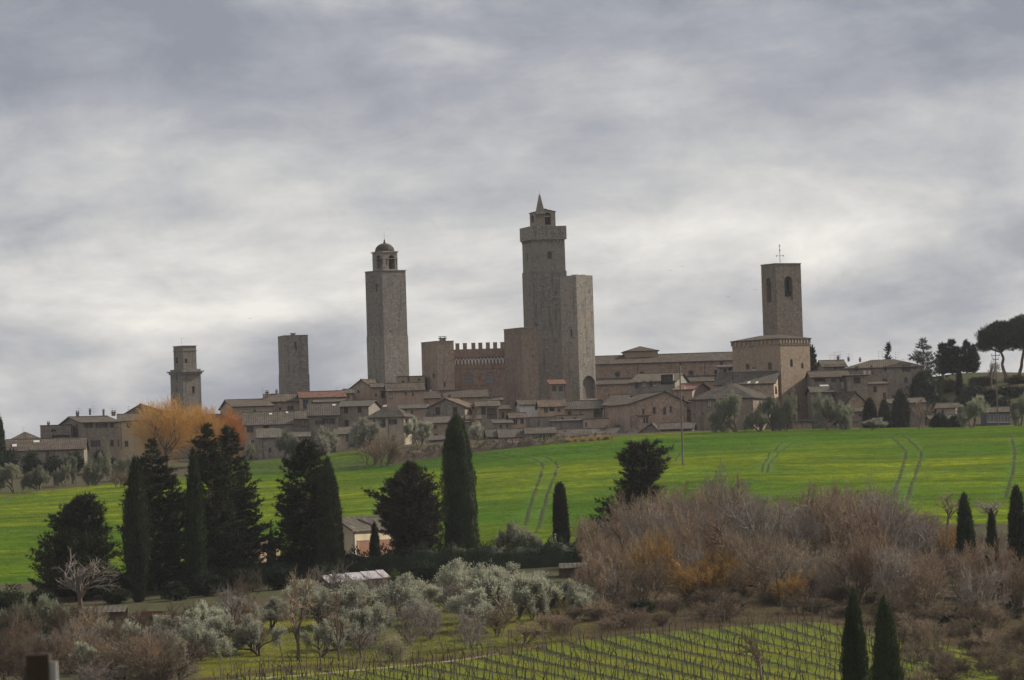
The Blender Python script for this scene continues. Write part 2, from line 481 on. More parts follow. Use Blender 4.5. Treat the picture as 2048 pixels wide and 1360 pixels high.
def window_parts(root, W, w, trim=None):
    s0, s1, t0, t1, k = w['s0'], w['s1'], w['t0'], w['t1'], w['kind']
    d = w.get('rec', .22); ww, hh = s1 - s0, t1 - t0
    if k == 'n': return
    if k == 'l':                       # an open loggia: posts and a rail in front of the dark room
        mb = MB(); bar(mb, W, s0 + .03, s1 - .03, t0 + .85, t0 + .95, -.12, -.04)
        n = max(2, int(ww / .45))
        for i in range(n + 1):
            a = s0 + .05 + (ww - .1) * i / n; bar(mb, W, a - .02, a + .02, t0 + .01, t0 + .85, -.1, -.06)
        mb.build('railing', M['iron'], root)
        n = max(1, int(ww / 2.2))
        for i in range(n + 1):
            mb = MB(); a = s0 + .08 + (ww - .16) * i / n; bar(mb, W, a - .07, a + .07, t0 + .01, t1 - .01, -.3, -.16)
            mb.build('loggia_post', M['wood'], root)
        return
    mb = MB()
    if k == 'f':
        return
    fw = min(.09, ww * .12)
    if k in 'am':
        r = ww / 2; cs, ct = (s0 + s1) / 2, t1 - r
        for a in range(0, 180, 30):
            for q0, q1 in ((a, a + 30),):
                P = [(cs + x * math.cos(R(b)), ct + x * math.sin(R(b))) for x, b in ((r, q0), (r, q1), (r - fw, q1), (r - fw, q0))]
                mb.face([W.p(*q, -d + .06) for q in P])
        tt = ct
    elif k == 'o':
        r = ww / 2; cs, ct = (s0 + s1) / 2, (t0 + t1) / 2
        for a in range(0, 360, 30):
            P = [(cs + x * math.cos(R(b)), ct + x * math.sin(R(b))) for x, b in ((r + .28, a), (r + .28, a + 30), (r, a + 30), (r, a))]
            mb.face([W.p(*q, .05) for q in P])
        f = mb.build('window', M['dun'] if trim is None else trim, root)
        m2 = MB(); fill(m2, W, w['out'], -d); m2.build('pane', M['glass'], f)
        return
    else: tt = t1
    bar(mb, W, s0 + .004, s0 + fw, t0 + .004, tt, -d + .02, -d + .07); bar(mb, W, s1 - fw, s1 - .004, t0 + .004, tt, -d + .02, -d + .07)
    bar(mb, W, s0 + fw, s1 - fw, t0 + .004, t0 + fw, -d + .02, -d + .07)
    if k not in 'am': bar(mb, W, s0 + fw, s1 - fw, t1 - fw, t1 - .004, -d + .02, -d + .07)
    bar(mb, W, s0 + ww / 2 - fw * .4, s0 + ww / 2 + fw * .4, t0 + fw, t1 - fw, -d + .02, -d + .06)
    if k == 'm':
        for i in (1, 2): bar(mb, W, s0 + fw, s1 - fw, t0 + hh * i / 3, t0 + hh * i / 3 + fw * .8, -d + .02, -d + .055)
        for i in (1, 3): bar(mb, W, s0 + ww * i / 4 - .03, s0 + ww * i / 4 + .03, t0 + fw, t1 - hh * .15, -d + .02, -d + .055)
    if k in 'dscp': bar(mb, W, s0 - .1, s1 + .1, t0 - .12, t0, -.05, .07)      # sill
    f = mb.build('window', M['wframe'] if w.get('wf') else M['frame'], root)
    m2 = MB(); fill(m2, W, w['out'], -d)
    m2.build('pane', M['glass_b'] if k == 'm' else M['blind'] if k == 'p' else M['glass'], f)
    if k == 's':
        for a, b in ((s0 - ww * .52, s0 - .02), (s1 + .02, s1 + ww * .52)):
            m3 = MB(); bar(m3, W, a, b, t0, t1, .02, .07); m3.build('shutter', w.get('sm', M['shutter']), f)
    if k == 'c':
        for a, b in ((s0 + .01, s0 + ww / 2 - .015), (s0 + ww / 2 + .015, s1 - .01)):
            m3 = MB(); bar(m3, W, a, b, t0 + .01, t1 - .01, -.1, -.05); m3.build('shutter', w.get('sm', M['shutter']), f)
def mkwins(W, lst, L, H):
    res = []
    for w in lst:
        px, py, ww, hh, k = w[:5]; ex = w[5] if len(w) > 5 else {}
        s, t, D = W.st(px, py); c = max(.25, abs(W.h.x))
        hw, hhm = ww * D / F / 2 / c, hh * D / F / 2
        s0, s1, t0, t1 = s - hw, s + hw, t - hhm, t + hhm
        s0, s1, t0 = max(s0, .12), min(s1, L - .12), max(t0, .1)
        if k in 'amo' : pass
        if s1 - s0 < .1: continue
        dct = dict(s0=s0, s1=s1, t0=t0, t1=t1, kind=k)
        if k == 'l': dct['rec'] = 1.6
        if k == 'n': dct['rec'] = .5
        dct.update(ex); res.append(dct)
    # drop overlapping holes
    keep = []
    for w in res:
        if all(w['s1'] <= q['s0'] or w['s0'] >= q['s1'] or w['t1'] <= q['t0'] or w['t0'] >= q['t1'] for q in keep): keep.append(w)
    return keep
def roof_plane(mb, pts, udir, thick=.16, rib=.23, amp=.04):
    pts = [Vector(p) for p in pts]
    n = (pts[1] - pts[0]).cross(pts[2] - pts[0]).normalized()
    if n.z < 0: pts = pts[::-1]; n = -n
    u = Vector(udir).normalized(); v = n.cross(u).normalized(); O = pts[0]
    P2 = [((p - O).dot(u), (p - O).dot(v)) for p in pts]
    u0, u1 = min(p[0] for p in P2), max(p[0] for p in P2)
    N = max(2, int((u1 - u0) / rib)); du = (u1 - u0) / N
    for k in range(N):
        a, b = u0 + du * k, u0 + du * (k + 1)
        q = clip(clip(P2, (-1, 0), -a), (1, 0), b)
        if len(q) < 3: continue
        off = lambda x: amp if (int(round((x - u0) / du)) % 2) else 0.0
        mb.face([O + u * x + v * y + n * off(x) for x, y in q], q)
    low = [p - Z * thick for p in pts]
    mb.face(low[::-1])
    for i in range(len(pts)):
        j = (i + 1) % len(pts); mb.face([low[i], low[j], pts[j], pts[i]])

class Bld: pass
def layout(xl, xr, yt, yb, D, yaw, xs, dep):
    """plan corners of a box whose front runs from photo column xl to xr; D is the distance of its nearer front corner"""
    g = Bld(); a = R(yaw); h = Vector((math.cos(a), math.sin(a), 0)); n = Vector((h.y, -h.x, 0))
    ym = (yt + yb) / 2
    xc = xl if yaw >= 0 else xr
    C = at(xc, yt, D); g.ze = C.z
    C = at(xc, ym, D); g.zb = min(at(xc, yb, D).z - 2.5, hz(C.x, C.y) - 1.5)
    C = Vector((C.x, C.y, 0))
    def hit(px, O, d):
        r = ray(px, ym); r2 = Vector((r.x, r.y))
        # O + d*k parallel to r2
        k = (O.y * r2.x - O.x * r2.y) / (d.x * r2.y - d.y * r2.x)
        return k
    if yaw >= 0:
        L = hit(xr, C, h); A0 = C
    else:
        L = hit(xl, C, -h); A0 = C - h * L
    if xs is not None:
        O = A0 if xs < xl else A0 + h * L
        dep = abs(hit(xs, O, -n))
    g.A = A0; g.h = h; g.n = n; g.L = L; g.dep = dep
    g.side = -1 if yaw >= 0 else 1
    return g
def shell(root, g, wall, w=(), sw=(), gable=None, gs=.5, rise=0, zb=None, ze=None, part='wall', cap=True):
    zb = g.zb if zb is None else zb; ze = g.ze if ze is None else ze
    H = ze - zb; mb = MB()
    B = lambda P: Vector((P.x, P.y, zb))
    A, h, n, L, dp = g.A, g.h, g.n, g.L, g.dep
    Wf = Wall(B(A), h, L)
    Wr = Wall(B(A + h * L), -n, dp)
    Wb = Wall(B(A + h * L - n * dp), -h, L)
    Wl = Wall(B(A - n * dp), n, dp)
    def poly(Lw, kind, flip=False):
        if kind == 'g':
            p = gs if not flip else 1 - gs
            return [(0, 0), (Lw, 0), (Lw, H), (Lw * p, H + rise), (0, H)]
        if kind == 'u': return [(0, 0), (Lw, 0), (Lw, H + rise), (0, H)]
        if kind == 'd': return [(0, 0), (Lw, 0), (Lw, H), (0, H + rise)]
        if kind == 'h': return [(0, 0), (Lw, 0), (Lw, H + rise), (0, H + rise)]
        return [(0, 0), (Lw, 0), (Lw, H), (0, H)]
    kf = 'g' if gable == 'perp' else 'r'
    ks = 'g' if gable == 'par' else 'r'
    kr, kl, kb = ks, ks, kf
    if gable == 'shed': kr, kl, kb = 'u', 'd', 'h'
    wf = mkwins(Wf, w, L, H)
    Ws = Wl if g.side < 0 else Wr
    wsd = mkwins(Ws, sw, dp, H)
    wall_faces(mb, Wf, poly(L, kf), wf)
    wall_faces(mb, Wr, poly(dp, kr), wsd if Ws is Wr else [])
    wall_faces(mb, Wl, poly(dp, kl), wsd if Ws is Wl else [])
    wall_faces(mb, Wb, poly(L, kb, True), [])
    if gable is None and cap:
        mb.face([Wf.p(0, H), Wf.p(L, H), Wf.p(L, H, -dp), Wf.p(0, H, -dp)], [(0, 0), (L, 0), (L, dp), (0, dp)])
    o = mb.build(part, M[wall], root)
    for W_, ws_ in ((Wf, wf), (Ws, wsd)):
        for wi in ws_: window_parts(root, W_, wi)
    return Wf, Ws
def roof(root, g, kind, rise, tile, gs=.5, oh=.45, part='roof', ze=None):
    mb = MB(); A, h, n, L, dp = g.A, g.h, g.n, g.L, g.dep
    ze = (g.ze if ze is None else ze) + .02
    P = lambda s, d, z: Vector((0, 0, ze + z)) + A + h * s - n * d
    if kind == 'par':
        k = rise / (dp * gs); k2 = rise / (dp * (1 - gs))
        roof_plane(mb, [P(-oh, -oh, -oh * k), P(L + oh, -oh, -oh * k), P(L + oh, dp * gs, rise), P(-oh, dp * gs, rise)], h)
        roof_plane(mb, [P(L + oh, dp + oh, -oh * k2), P(-oh, dp + oh, -oh * k2), P(-oh, dp * gs, rise), P(L + oh, dp * gs, rise)], h)
        mb.tube(P(-oh, dp * gs, rise + .02), P(L + oh, dp * gs, rise + .02), .13, .13, 6)
    elif kind == 'perp':
        k = rise / (L * gs); k2 = rise / (L * (1 - gs))
        roof_plane(mb, [P(-oh, -oh, -oh * k), P(-oh, dp + oh, -oh * k), P(L * gs, dp + oh, rise), P(L * gs, -oh, rise)], n)
        roof_plane(mb, [P(L + oh, -oh, -oh * k2), P(L + oh, dp + oh, -oh * k2), P(L * gs, dp + oh, rise), P(L * gs, -oh, rise)], n)
        mb.tube(P(L * gs, -oh, rise + .02), P(L * gs, dp + oh, rise + .02), .13, .13, 6)
    elif kind == 'shed':
        k = rise / dp
        roof_plane(mb, [P(-oh, -oh, -oh * k), P(L + oh, -oh, -oh * k), P(L + oh, dp + .2, rise + .2 * k), P(-oh, dp + .2, rise + .2 * k)], h)
    elif kind == 'hip':
        m = min(L, dp) / 2; z0 = -oh * rise / m
        if L >= dp: R0, R1 = P(m, dp / 2, rise), P(L - m, dp / 2, rise)
        else: R0, R1 = P(L / 2, m, rise), P(L / 2, dp - m, rise)
        a, b, c, d = P(-oh, -oh, z0), P(L + oh, -oh, z0), P(L + oh, dp + oh, z0), P(-oh, dp + oh, z0)
        if L >= dp:
            roof_plane(mb, [a, b, R1, R0] if (R1 - R0).length > .05 else [a, b, R0], h); roof_plane(mb, [c, d, R0, R1] if (R1 - R0).length > .05 else [c, d, R0], h)
            roof_plane(mb, [b, c, R1], n); roof_plane(mb, [d, a, R0], n)
        else:
            roof_plane(mb, [a, b, R0], h); roof_plane(mb, [c, d, R1], h)
            roof_plane(mb, [b, c, R1, R0], n); roof_plane(mb, [d, a, R0, R1], n)
    elif kind == 'flat':
        t = .14
        z0 = 0
        mb.obox(P(-.1, -.1, z0), h * (L + .2), -n * (dp + .2), Z * t)
    return mb.build(part, M[tile], root)
def chimney(root, px, py, D, wpx=5, hpx=9, mat='rust'):
    P = at(px, py, D); w = wpx * D / F; hh = hpx * D / F
    mb = MB(); mb.obox(P - Vector((w / 2, w / 2, hh)), (w, 0, 0), (0, w, 0), (0, 0, hh - .12))
    o = mb.build('chimney', M[mat], root)
    mb = MB(); mb.obox(P - Vector((w * .66, w * .66, .12)), (w * 1.32, 0, 0), (0, w * 1.32, 0), (0, 0, .12))
    for a in (-.3, .3): mb.obox(P + Vector((a * w - .07, -.07, 0)), (.14, 0, 0), (0, .14, 0), (0, 0, .25))
    mb.obox(P + Vector((-w * .6, -w * .6, .25)), (w * 1.2, 0, 0), (0, w * 1.2, 0), (0, 0, .08))
    mb.build('chimney_cap', M['tile'], o)
def antenna(root, px, py, D, hpx=20, arms=3):
    P = at(px, py, D); hh = hpx * D / F
    mb = MB(); mb.tube(P - Z * hh, P, .028, .022, 4)
    rr = random.Random(int(px * 7))
    for i in range(arms):
        z = -.15 - i * .55; l = rr.uniform(.5, 1.1); a = rr.uniform(-.5, .5)
        d = Vector((math.cos(a), math.sin(a), 0))
        mb.tube(P + Z * z - d * l * .6, P + Z * z + d * l, .016, .016, 4)
        for q in range(3):
            c = P + Z * z + d * l * (q / 2 - .1); e = Vector((-d.y, d.x, 0)) * .3
            mb.tube(c - e, c + e, .011, .011, 3)
    mb.build('antenna', M['metal'], root)
def dish(root, px, py, D, r=.45):
    P = at(px, py, D); mb = MB(); mb.tube(P - Z * 1.0, P, .03, .03, 4)
    d = Vector((.5, -.8, .35)).normalized(); mb.tube(P, P + d * .12, r * .6, r, 12, cap=True)
    mb.build('satellite_dish', M['metal'], root)
def downpipe(root, W, px, y0, y1):
    s, t0, D = W.st(px, y1); _, t1, _ = W.st(px, y0)
    mb = MB(); mb.tube(W.p(s, max(t0, .05), .07), W.p(s, t1, .07), .055, .055, 5); mb.build('downpipe', M['iron'], root)
def H(label, xl, xr, yt, yb, D, yaw=0, xs=None, dep=9, roof_=('par', 12), wall='dun', tile='tile', w=(), sw=(), ch=(), ant=(), pipes=(), gs=.5, name='stone_house', cat='house', oh=.45, sky=()):
    g = layout(xl, xr, yt, yb, D, yaw, xs, dep)
    root = empty(name, (g.A.x, g.A.y, g.zb), label, cat)
    kind, rp = roof_; rise = rp * D / F
    gb = {'par': 'par', 'perp': 'perp', 'shed': 'shed'}.get(kind)
    Wf, Ws = shell(root, g, wall, w, sw, gb, gs, rise)
    roof(root, g, kind, rise, tile, gs, oh)
    Dm = D + g.dep * .5
    for c in ch: chimney(root, c[0], c[1], Dm, *(c[2:]))
    for a in ant: antenna(root, a[0], a[1], Dm, *(a[2:]))
    for p in pipes: downpipe(root, Wf, *p)
    for (px, py, ww, hh) in sky:         # roof lights lying on the front slope
        if kind in ('par', 'shed', 'hip'):
            k = rise / (g.dep * (gs if kind != 'shed' else 1)); t_ = py
            # meet the slope: points ze + k*d
            d = ray(px, py); n3 = (Vector((0, 0, 1)) + g.n * k); O3 = Vector((g.A.x, g.A.y, g.ze))
            kk = O3.dot(n3) / d.dot(n3); P = d * kk + n3.normalized() * .12
            v = (-g.n + Z * k).normalized(); a = ww * D / F; b = hh * D / F / max(.15, (v.z - v.y * .0))
            mb = MB(); mb.obox(P - g.h * a / 2 - v * b / 2, g.h * a, v * b, n3.normalized() * .05); mb.build('skylight', M['wframe'], root)
    return root, g, Wf, Ws

# ---- the town, far left
H('low hipped roof house at the left end of the town', 20, 84, 879, 915, 985, 8, None, 10, ('hip', 15), 'brown', 'tile', w=[(60, 884, 5, 5, 'd')], ant=[(46, 853, 14)])
H('long low house with two roof lights beside the dark bushes', 12, 168, 901, 930, 945, 2, None, 12, ('par', 22), 'brown', 'tile', w=[(95, 909, 7, 9, 'd'), (140, 909, 6, 8, 'd')], sky=[(73, 884, 12, 4), (29, 892, 9, 5)])
H('small flat topped house with shaded roof loggia beside tall gable house', 81, 143, 852, 905, 965, 4, None, 8, ('flat', 1), 'brown', 'tile', w=[(122, 876, 36, 12, 'l'), (107, 861, 10, 6, 'd')], ch=[(97, 846, 5, 7)])
H('tall brown house with left gable and three top floor windows', 166, 239, 845, 925, 960, 14, 117, 9, ('par', 15), 'brown', 'tile', name='tall_house',
  w=[(177, 851, 8, 9, 's'), (203, 851, 11, 9, 's'), (224, 850, 7, 9, 'c'), (191, 887, 9, 13, 's'), (224, 886, 7, 12, 'c'), (237, 886, 3, 12, 'c'), (240, 903, 2, 8, 'd')], sw=[(154, 850, 3, 7, 'd'), (161, 885, 4, 10, 'd')],
  ch=[(155, 825, 6, 8), (180, 820, 4, 10), (207, 821, 4, 10), (227, 824, 8, 8)], ant=[(157, 815, 16), (186, 811, 18), (225, 816, 14)])
H('house with cream painted upper wall half behind the orange willow', 239, 300, 841, 930, 968, 5, None, 9, ('par', 13), 'cream', 'tile', w=[(258, 851, 9, 9, 'c'), (253, 887, 7, 11, 'd')], ant=[(257, 812, 17)], pipes=[(243, 843, 900)])
H('broad gabled house rising behind the orange willow', 248, 345, 828, 900, 1000, 3, None, 14, ('perp', 19), 'brown', 'tile', gs=.35)
H('low house wall between the willow and the tall stone house', 345, 450, 839, 900, 990, 2, None, 9, ('par', 8), 'brown', 'tile', w=[(418, 848, 6, 8, 'd')])

# ---- towers on the left
def tower(label, xl, xc, xr, yt, yb, D, wall, w=(), sw=(), name='stone_tower', yaw=None):
    wl_, wr_ = xc - xl, xr - xc
    yaw = math.degrees(math.atan2(wl_, wr_)) if yaw is None else yaw
    g = layout(xc, xr, yt, yb, D, yaw, xl, 8)
    root = empty(name, (g.A.x, g.A.y, g.zb), label, 'tower')
    Wf, Ws = shell(root, g, wall, w, sw)
    return root, g, Wf, Ws
def inset(g, d):
    q = Bld(); q.__dict__.update(g.__dict__)
    q.A = g.A + g.h * d - g.n * d; q.L = g.L - 2 * d; q.dep = g.dep - 2 * d
    return q
def slab(root, g, z0, z1, grow, part, mat):
    q = inset(g, -grow); mb = MB()
    mb.obox(Vector((q.A.x, q.A.y, z0)), q.h * q.L, -q.n * q.dep, Z * (z1 - z0))
    return mb.build(part, M[mat], root)

rt, g, Wf, Ws = tower('stepped stone tower with narrower upper stage behind the willow', 342, 367, 403, 738, 860, 1050, 'grey',
    w=[(387, 779, 5, 14, 'd')], sw=[(353, 755, 2, 10, 'n'), (353, 778, 2, 10, 'n')])
m = 1050 / F
slab(rt, g, g.ze - 10 * m, g.ze - 6 * m, .28, 'string_course', 'grey')
slab(rt, g, g.ze - 6 * m, g.ze - 3.5 * m, .6, 'cornice', 'grey')
g2 = inset(g, .65); g2.zb = g.ze - .1; g2.ze = g.ze + 46 * m
shell(rt, g2, 'grey', w=[(372, 722, 5, 9, 'n')], sw=[(354, 721, 4, 12, 'n')], part='upper_stage')
slab(rt, g2, g2.ze - 9 * m, g2.ze - 7.5 * m, .12, 'string_course', 'grey'); slab(rt, g2, g2.ze, g2.ze + .15, .12, 'coping', 'grey')
antenna(rt, 363, 675, 1054, 13, 1)

rt, g, Wf, Ws = tower('plain square stone tower with one slit window near its top', 558, 571, 618, 672, 830, 1040, 'grey',
    w=[(591, 692, 5, 17, 'n'), (581, 716, 2, 2, 'n'), (600, 722, 2, 2, 'n'), (577, 735, 2, 2, 'n'), (592, 784, 6, 8, 'n'), (608, 703, 2, 2, 'n')])
m = 1040 / F
slab(rt, g, g.zb, g.ze - 77 * m, .08, 'base_stage', 'grey')
slab(rt, g, g.ze, g.ze + .18, .06, 'coping', 'grey')
mb = MB(); P = at(586, 669, 1046); mb.obox(P - Vector((.5, .5, .3)), (1, 0, 0), (0, 1, 0), (0, 0, .5)); mb.obox(P + Vector((-.7, -.7, .2)), (1.4, 0, 0), (0, 1.4, 0), (0, 0, .1)); mb.build('roof_hatch', M['grey'], rt)

# ---- domed tower
rt, g, Wf, Ws = tower('tall stone tower crowned by an arched belfry with dome', 734, 768, 815, 541, 800, 1045, 'grey', name='domed_tower',
    w=[(775, 551, 1.5, 2, 'n'), (791, 551, 1.5, 2, 'n'), (807, 551, 1.5, 2, 'n'), (785, 567, 1.5, 3, 'n'), (797, 640, 2, 2, 'n'), (780, 663, 3, 2, 'n')],
    sw=[(753, 575, 3, 16, 'n'), (741, 565, 2, 2, 'n'), (743, 583, 2, 2, 'n'), (741, 553, 1.5, 2, 'n'), (752, 605, 2, 2, 'n')])
m = 1045 / F
slab(rt, g, g.ze, g.ze + .16, .16, 'coping', 'grey')
slab(rt, g, g.zb, g.ze - 130 * m, .09, 'base_stage', 'grey')
g2 = inset(g, 1.28); g2.zb = g.ze + .1; g2.ze = g.ze + 37.5 * m
shell(rt, g2, 'dun', w=[(783.5, 524, 12.5, 28, 'a', dict(rec=2.2)), (773.5, 524, 2.5, 13, 'n', dict(rec=1.2)), (793.5, 524, 2.2, 12, 'n', dict(rec=1.2)), (799, 524, 2.2, 13, 'n', dict(rec=1.2))],
      sw=[(757, 524, 8.5, 27, 'a', dict(rec=2.0)), (763, 524, 2.5, 13, 'n', dict(rec=1.2))], part='belfry')
slab(rt, g2, g2.ze - 13 * m, g2.ze - 11.8 * m, .07, 'string_course', 'dun')
slab(rt, g2, g2.ze, g2.ze + .28, .2, 'cornice', 'dun')
ctr = g2.A + g2.h * g2.L / 2 - g2.n * g2.dep / 2
mb = MB(); zz = g2.ze + .28; rr_ = 19.5 * m; hh_ = 16 * m; N = 16
prof = [(rr_ * 1.06, 0), (rr_ * 1.06, .12), (rr_, .14)] + [(rr_ * math.cos(a), .14 + hh_ * math.sin(a)) for a in (0.25, .5, .75, 1.0, 1.25)] + [(.28, hh_ + .1), (.3, hh_ + .3), (.14, hh_ + .55), (.2, hh_ + .75), (.02, hh_ + 1.1)]
for i in range(N):
    for (r0, z0), (r1, z1) in zip(prof, prof[1:]):
        P = lambda r, z, k: Vector((ctr.x + r * math.cos(6.28319 * k / N), ctr.y + r * math.sin(6.28319 * k / N), zz + z))
        mb.face([P(r0, z0, i), P(r0, z0, i + 1), P(r1, z1, i + 1), P(r1, z1, i)], [(i * .5, z0), (i * .5 + .5, z0), (i * .5 + .5, z1), (i * .5, z1)])
mb.build('dome', M['tile2'], rt)
mb = MB(); mb.tube(Vector((ctr.x, ctr.y, zz + hh_ + 1)), Vector((ctr.x, ctr.y, zz + hh_ + 3)), .03, .02, 4); mb.build('lightning_rod', M['iron'], rt)
bc = MB(); bz = g2.zb + 1.1
for i in range(10):
    for (r0, z0), (r1, z1) in (((.62, 0), (.45, .4)), ((.45, .4), (.36, .9)), ((.36, .9), (.05, 1.1))):
        P = lambda r, z, k: Vector((ctr.x + r * math.cos(.62832 * k), ctr.y + r * math.sin(.62832 * k), bz + z))
        bc.face([P(r0, z0, i), P(r0, z0, i + 1), P(r1, z1, i + 1), P(r1, z1, i)])
bell_me = bc.build('bell', M['iron'], rt)

# ---- palace with battlements
D = 1008; m = D / F
g = layout(910, 1014, 699, 800, D, 4, None, 16)
pal = empty('battlement_palace', (g.A.x, g.A.y, g.zb), 'red brick palace with battlements, pointed corbel arches and two arched windows', 'palace')
holes = [(930 + 9 * (i % 8) + 3 * (i // 8), 725 + 11 * (i // 8) + (i * 7 % 5), 1.4, 1.6, 'n') for i in range(0, 30, 2)]
Wf, Ws = shell(pal, g, 'brick', w=[(937, 755, 16.5, 22, 'm'), (980, 755, 16.5, 22, 'm'), (980, 785, 4, 6, 'p'), (956, 790, 3, 5, 'd'), (1013, 760, 1, 2, 'n')] + [h_ for h_ in holes if abs(h_[0] - 937) > 11 and abs(h_[0] - 980) > 11])
for px in (915, 930, 947, 961, 976, 990.5, 1005):
    s, t, _ = Wf.st(px, 692); mb = MB()
    mb.obox(Wf.p(s - .44, g.ze - g.zb - .01, -.02), Wf.h * .86, -Wf.n * .55, Z * (11.5 * m))
    mb.obox(Wf.p(s - .5, g.ze - g.zb + 11.5 * m - .01, .04), Wf.h * .98, -Wf.n * .67, Z * .1)
    mb.build('merlon', M['brick'], pal)
H0 = g.ze - g.zb
mb = MB(); bar(mb, Wf, 0.01, g.L - .01, H0 - 17 * m, H0 - .02, .005, .42); mb.build('parapet', M['brick'], pal)
for i in range(15):                                   # white pointed arches of the corbel table
    s0 = .05 + (g.L - .1) * i / 15; s1 = .05 + (g.L - .1) * (i + 1) / 15; sc_ = (s0 + s1) / 2
    mb = MB(); t0, t1 = H0 - 29 * m, H0 - 17.5 * m
    for (a0, a1) in ((s0, sc_), (s1, sc_)):
        sg = .16 if a1 > a0 else -.16
        pts_ = [(a0, t0), (a0 + sg, t0), (a0 + sg, t0 + (t1 - t0) * .45), (a1, t1 - .22), (a1, t1), (a0, t0 + (t1 - t0) * .55)]
        if sg < 0: pts_ = pts_[::-1]
        mb.face([Wf.p(*q, .38) for q in pts_]); mb.face([Wf.p(*q, .01) for q in pts_[::-1]])
        for a in range(len(pts_)):
            b = (a + 1) % len(pts_)
            mb.face([Wf.p(*pts_[a], .38), Wf.p(*pts_[a], .01), Wf.p(*pts_[b], .01), Wf.p(*pts_[b], .38)])
    bar(mb, Wf, s0 + .002, s0 + .12, t0 - .35, t0 - .002, .01, .3)
    mb.build('corbel_arch', M['white'], pal)
mb = MB()
for t_ in (738, 772): 
    _, t, _ = Wf.st(960, t_); bar(mb, Wf, .02, g.L - .02, t, t + .14, .004, .09)
mb.build('string_course', M['brick'], pal)
g2 = layout(875, 909, 683, 800, 1000, 28, 844, 9)
shell(pal, g2, 'rust', w=[(889, 769, 4, 11, 'n'), (880, 705, 1.5, 2, 'n'), (897, 706, 1.5, 2, 'n'), (884, 730, 1.5, 2, 'n')], sw=[(868, 752, 6, 8, 'n'), (850, 766, 7, 16, 'a'), (856, 722, 1.5, 2, 'n')], part='corner_block')
slab(pal, g2, g2.ze, g2.ze + .15, .08, 'coping', 'rust')
chimney(pal, 885, 676, 1004, 13, 9, 'grime')
g3 = layout(1045, 1076, 656, 815, 994, 26, 1010, 9)
hl = [(1050 + (i * 13) % 24, 690 + i * 8, 1.4, 1.6, 'n') for i in range(14)]; hl2 = [(1014 + (i * 17) % 28, 688 + i * 8, 1.4, 1.6, 'n') for i in range(14)]
shell(pal, g3, 'rust', w=hl, sw=hl2 + [(1030, 663, 2.5, 3, 'n')], part='stair_block')
slab(pal, g3, g3.ze, g3.ze + .15, .07, 'coping', 'rust')

# ---- the two great towers
D = 1035; m = D / F
rt, g, Wf, Ws = tower('tallest tower with collar, arched bell turret and pointed spire', 1048.5, 1069, 1137.5, 542, 820, D, 'grey', name='great_tower',
    w=[(1092 + (i * 23) % 40, 580 + i * 17, 1.8, 2.4, 'n') for i in range(9)] + [(1073, 655, 3.5, 15, 'n'), (1112, 585, 2, 4, 'n')],
    sw=[(1058, 560, 1.5, 8, 'n'), (1056, 620, 5, 1.5, 'n')])
g2 = inset(g, .17); g2.zb = g.ze - .05; g2.ze = g.ze + 63 * m
shell(rt, g2, 'pale', w=[(1099, 510, 9, 16, 'a', dict(rec=.5)), (1082, 480, 1.6, 2, 'n'), (1098, 480, 1.6, 2, 'n'), (1113, 480, 1.6, 2, 'n'), (1129, 480, 1.6, 2, 'n')], sw=[(1055, 514, 2, 15, 'n')], part='upper_shaft')
for i in range(9):
    s = (i + .5) / 9
    for Wx, Lx in ((Wall(Vector((g2.A.x, g2.A.y, g2.ze)), g2.h, g2.L), g2.L), (Wall(Vector((g2.A.x, g2.A.y, g2.ze)) - g2.n * g2.dep, g2.n, g2.dep), g2.dep)):
        mb = MB(); mb.face([Wx.p(s * Lx - .13, -.75, .01), Wx.p(s * Lx + .13, -.75, .01), Wx.p(s * Lx + .13, 0, .34), Wx.p(s * Lx - .13, 0, .34)])
        mb.face([Wx.p(s * Lx - .13, -.75, .01), Wx.p(s * Lx - .13, 0, .34), Wx.p(s * Lx - .13, 0, .01)]); mb.face([Wx.p(s * Lx + .13, -.75, .01), Wx.p(s * Lx + .13, 0, .01), Wx.p(s * Lx + .13, 0, .34)])
        mb.build('corbel', M['grey'], rt)
g3 = inset(g2, -.38); g3.zb = g2.ze; g3.ze = g2.ze + 27 * m
shell(rt, g3, 'grey', w=[(1070 + i * 8, 467, 1.6, 2.5, 'n') for i in range(8)], part='collar')
g4 = inset(g2, 1.55); g4.zb = g3.ze - .1; g4.ze = g3.ze + 30 * m
shell(rt, g4, 'dun', w=[(1096, 437, 12, 25, 'a', dict(rec=1.6))], sw=[(1065, 437, 6, 16, 'a', dict(rec=1.2))], part='bell_turret', gable='perp', rise=.55)
roof(rt, g4, 'perp', .55, 'tile2', oh=.12, part='turret_roof')
W4 = Wall(Vector((g4.A.x, g4.A.y, g4.zb)), g4.h, g4.L)
s, t, _ = W4.st(1096, 433); mb = MB(); bar(mb, W4, s - .65, s + .65, t, t + .2, -.5, -.35); mb.build('bell_beam', M['blind'], rt)
mb = MB(); P0 = at(1079, 389, D + 2); zb_ = g4.ze - .6; hw = 1.12
cs = [Vector((P0.x + a * hw, P0.y + b * hw, zb_)) for a, b in ((-1, -1), (1, -1), (1, 1), (-1, 1))]
ct_ = [Vector((P0.x + a * .14, P0.y + b * .14, P0.z)) for a, b in ((-1, -1), (1, -1), (1, 1), (-1, 1))]
for i in range(4): mb.face([cs[i], cs[(i + 1) % 4], ct_[(i + 1) % 4], ct_[i]], [(0, 0), (2.2, 0), (1.2, 3), (1, 3)])
mb.face(ct_)
mb.build('spire', M['dun'], rt)
mb = MB(); mb.tube(P0 - Z * .1, P0 + Z * .9, .035, .03, 4); mb.build('lightning_rod', M['iron'], rt)
bo = bell_me.copy(); col.objects.link(bo); bo.parent = rt
cB = g4.A + g4.h * (g4.L * .62) - g4.n * 1.0
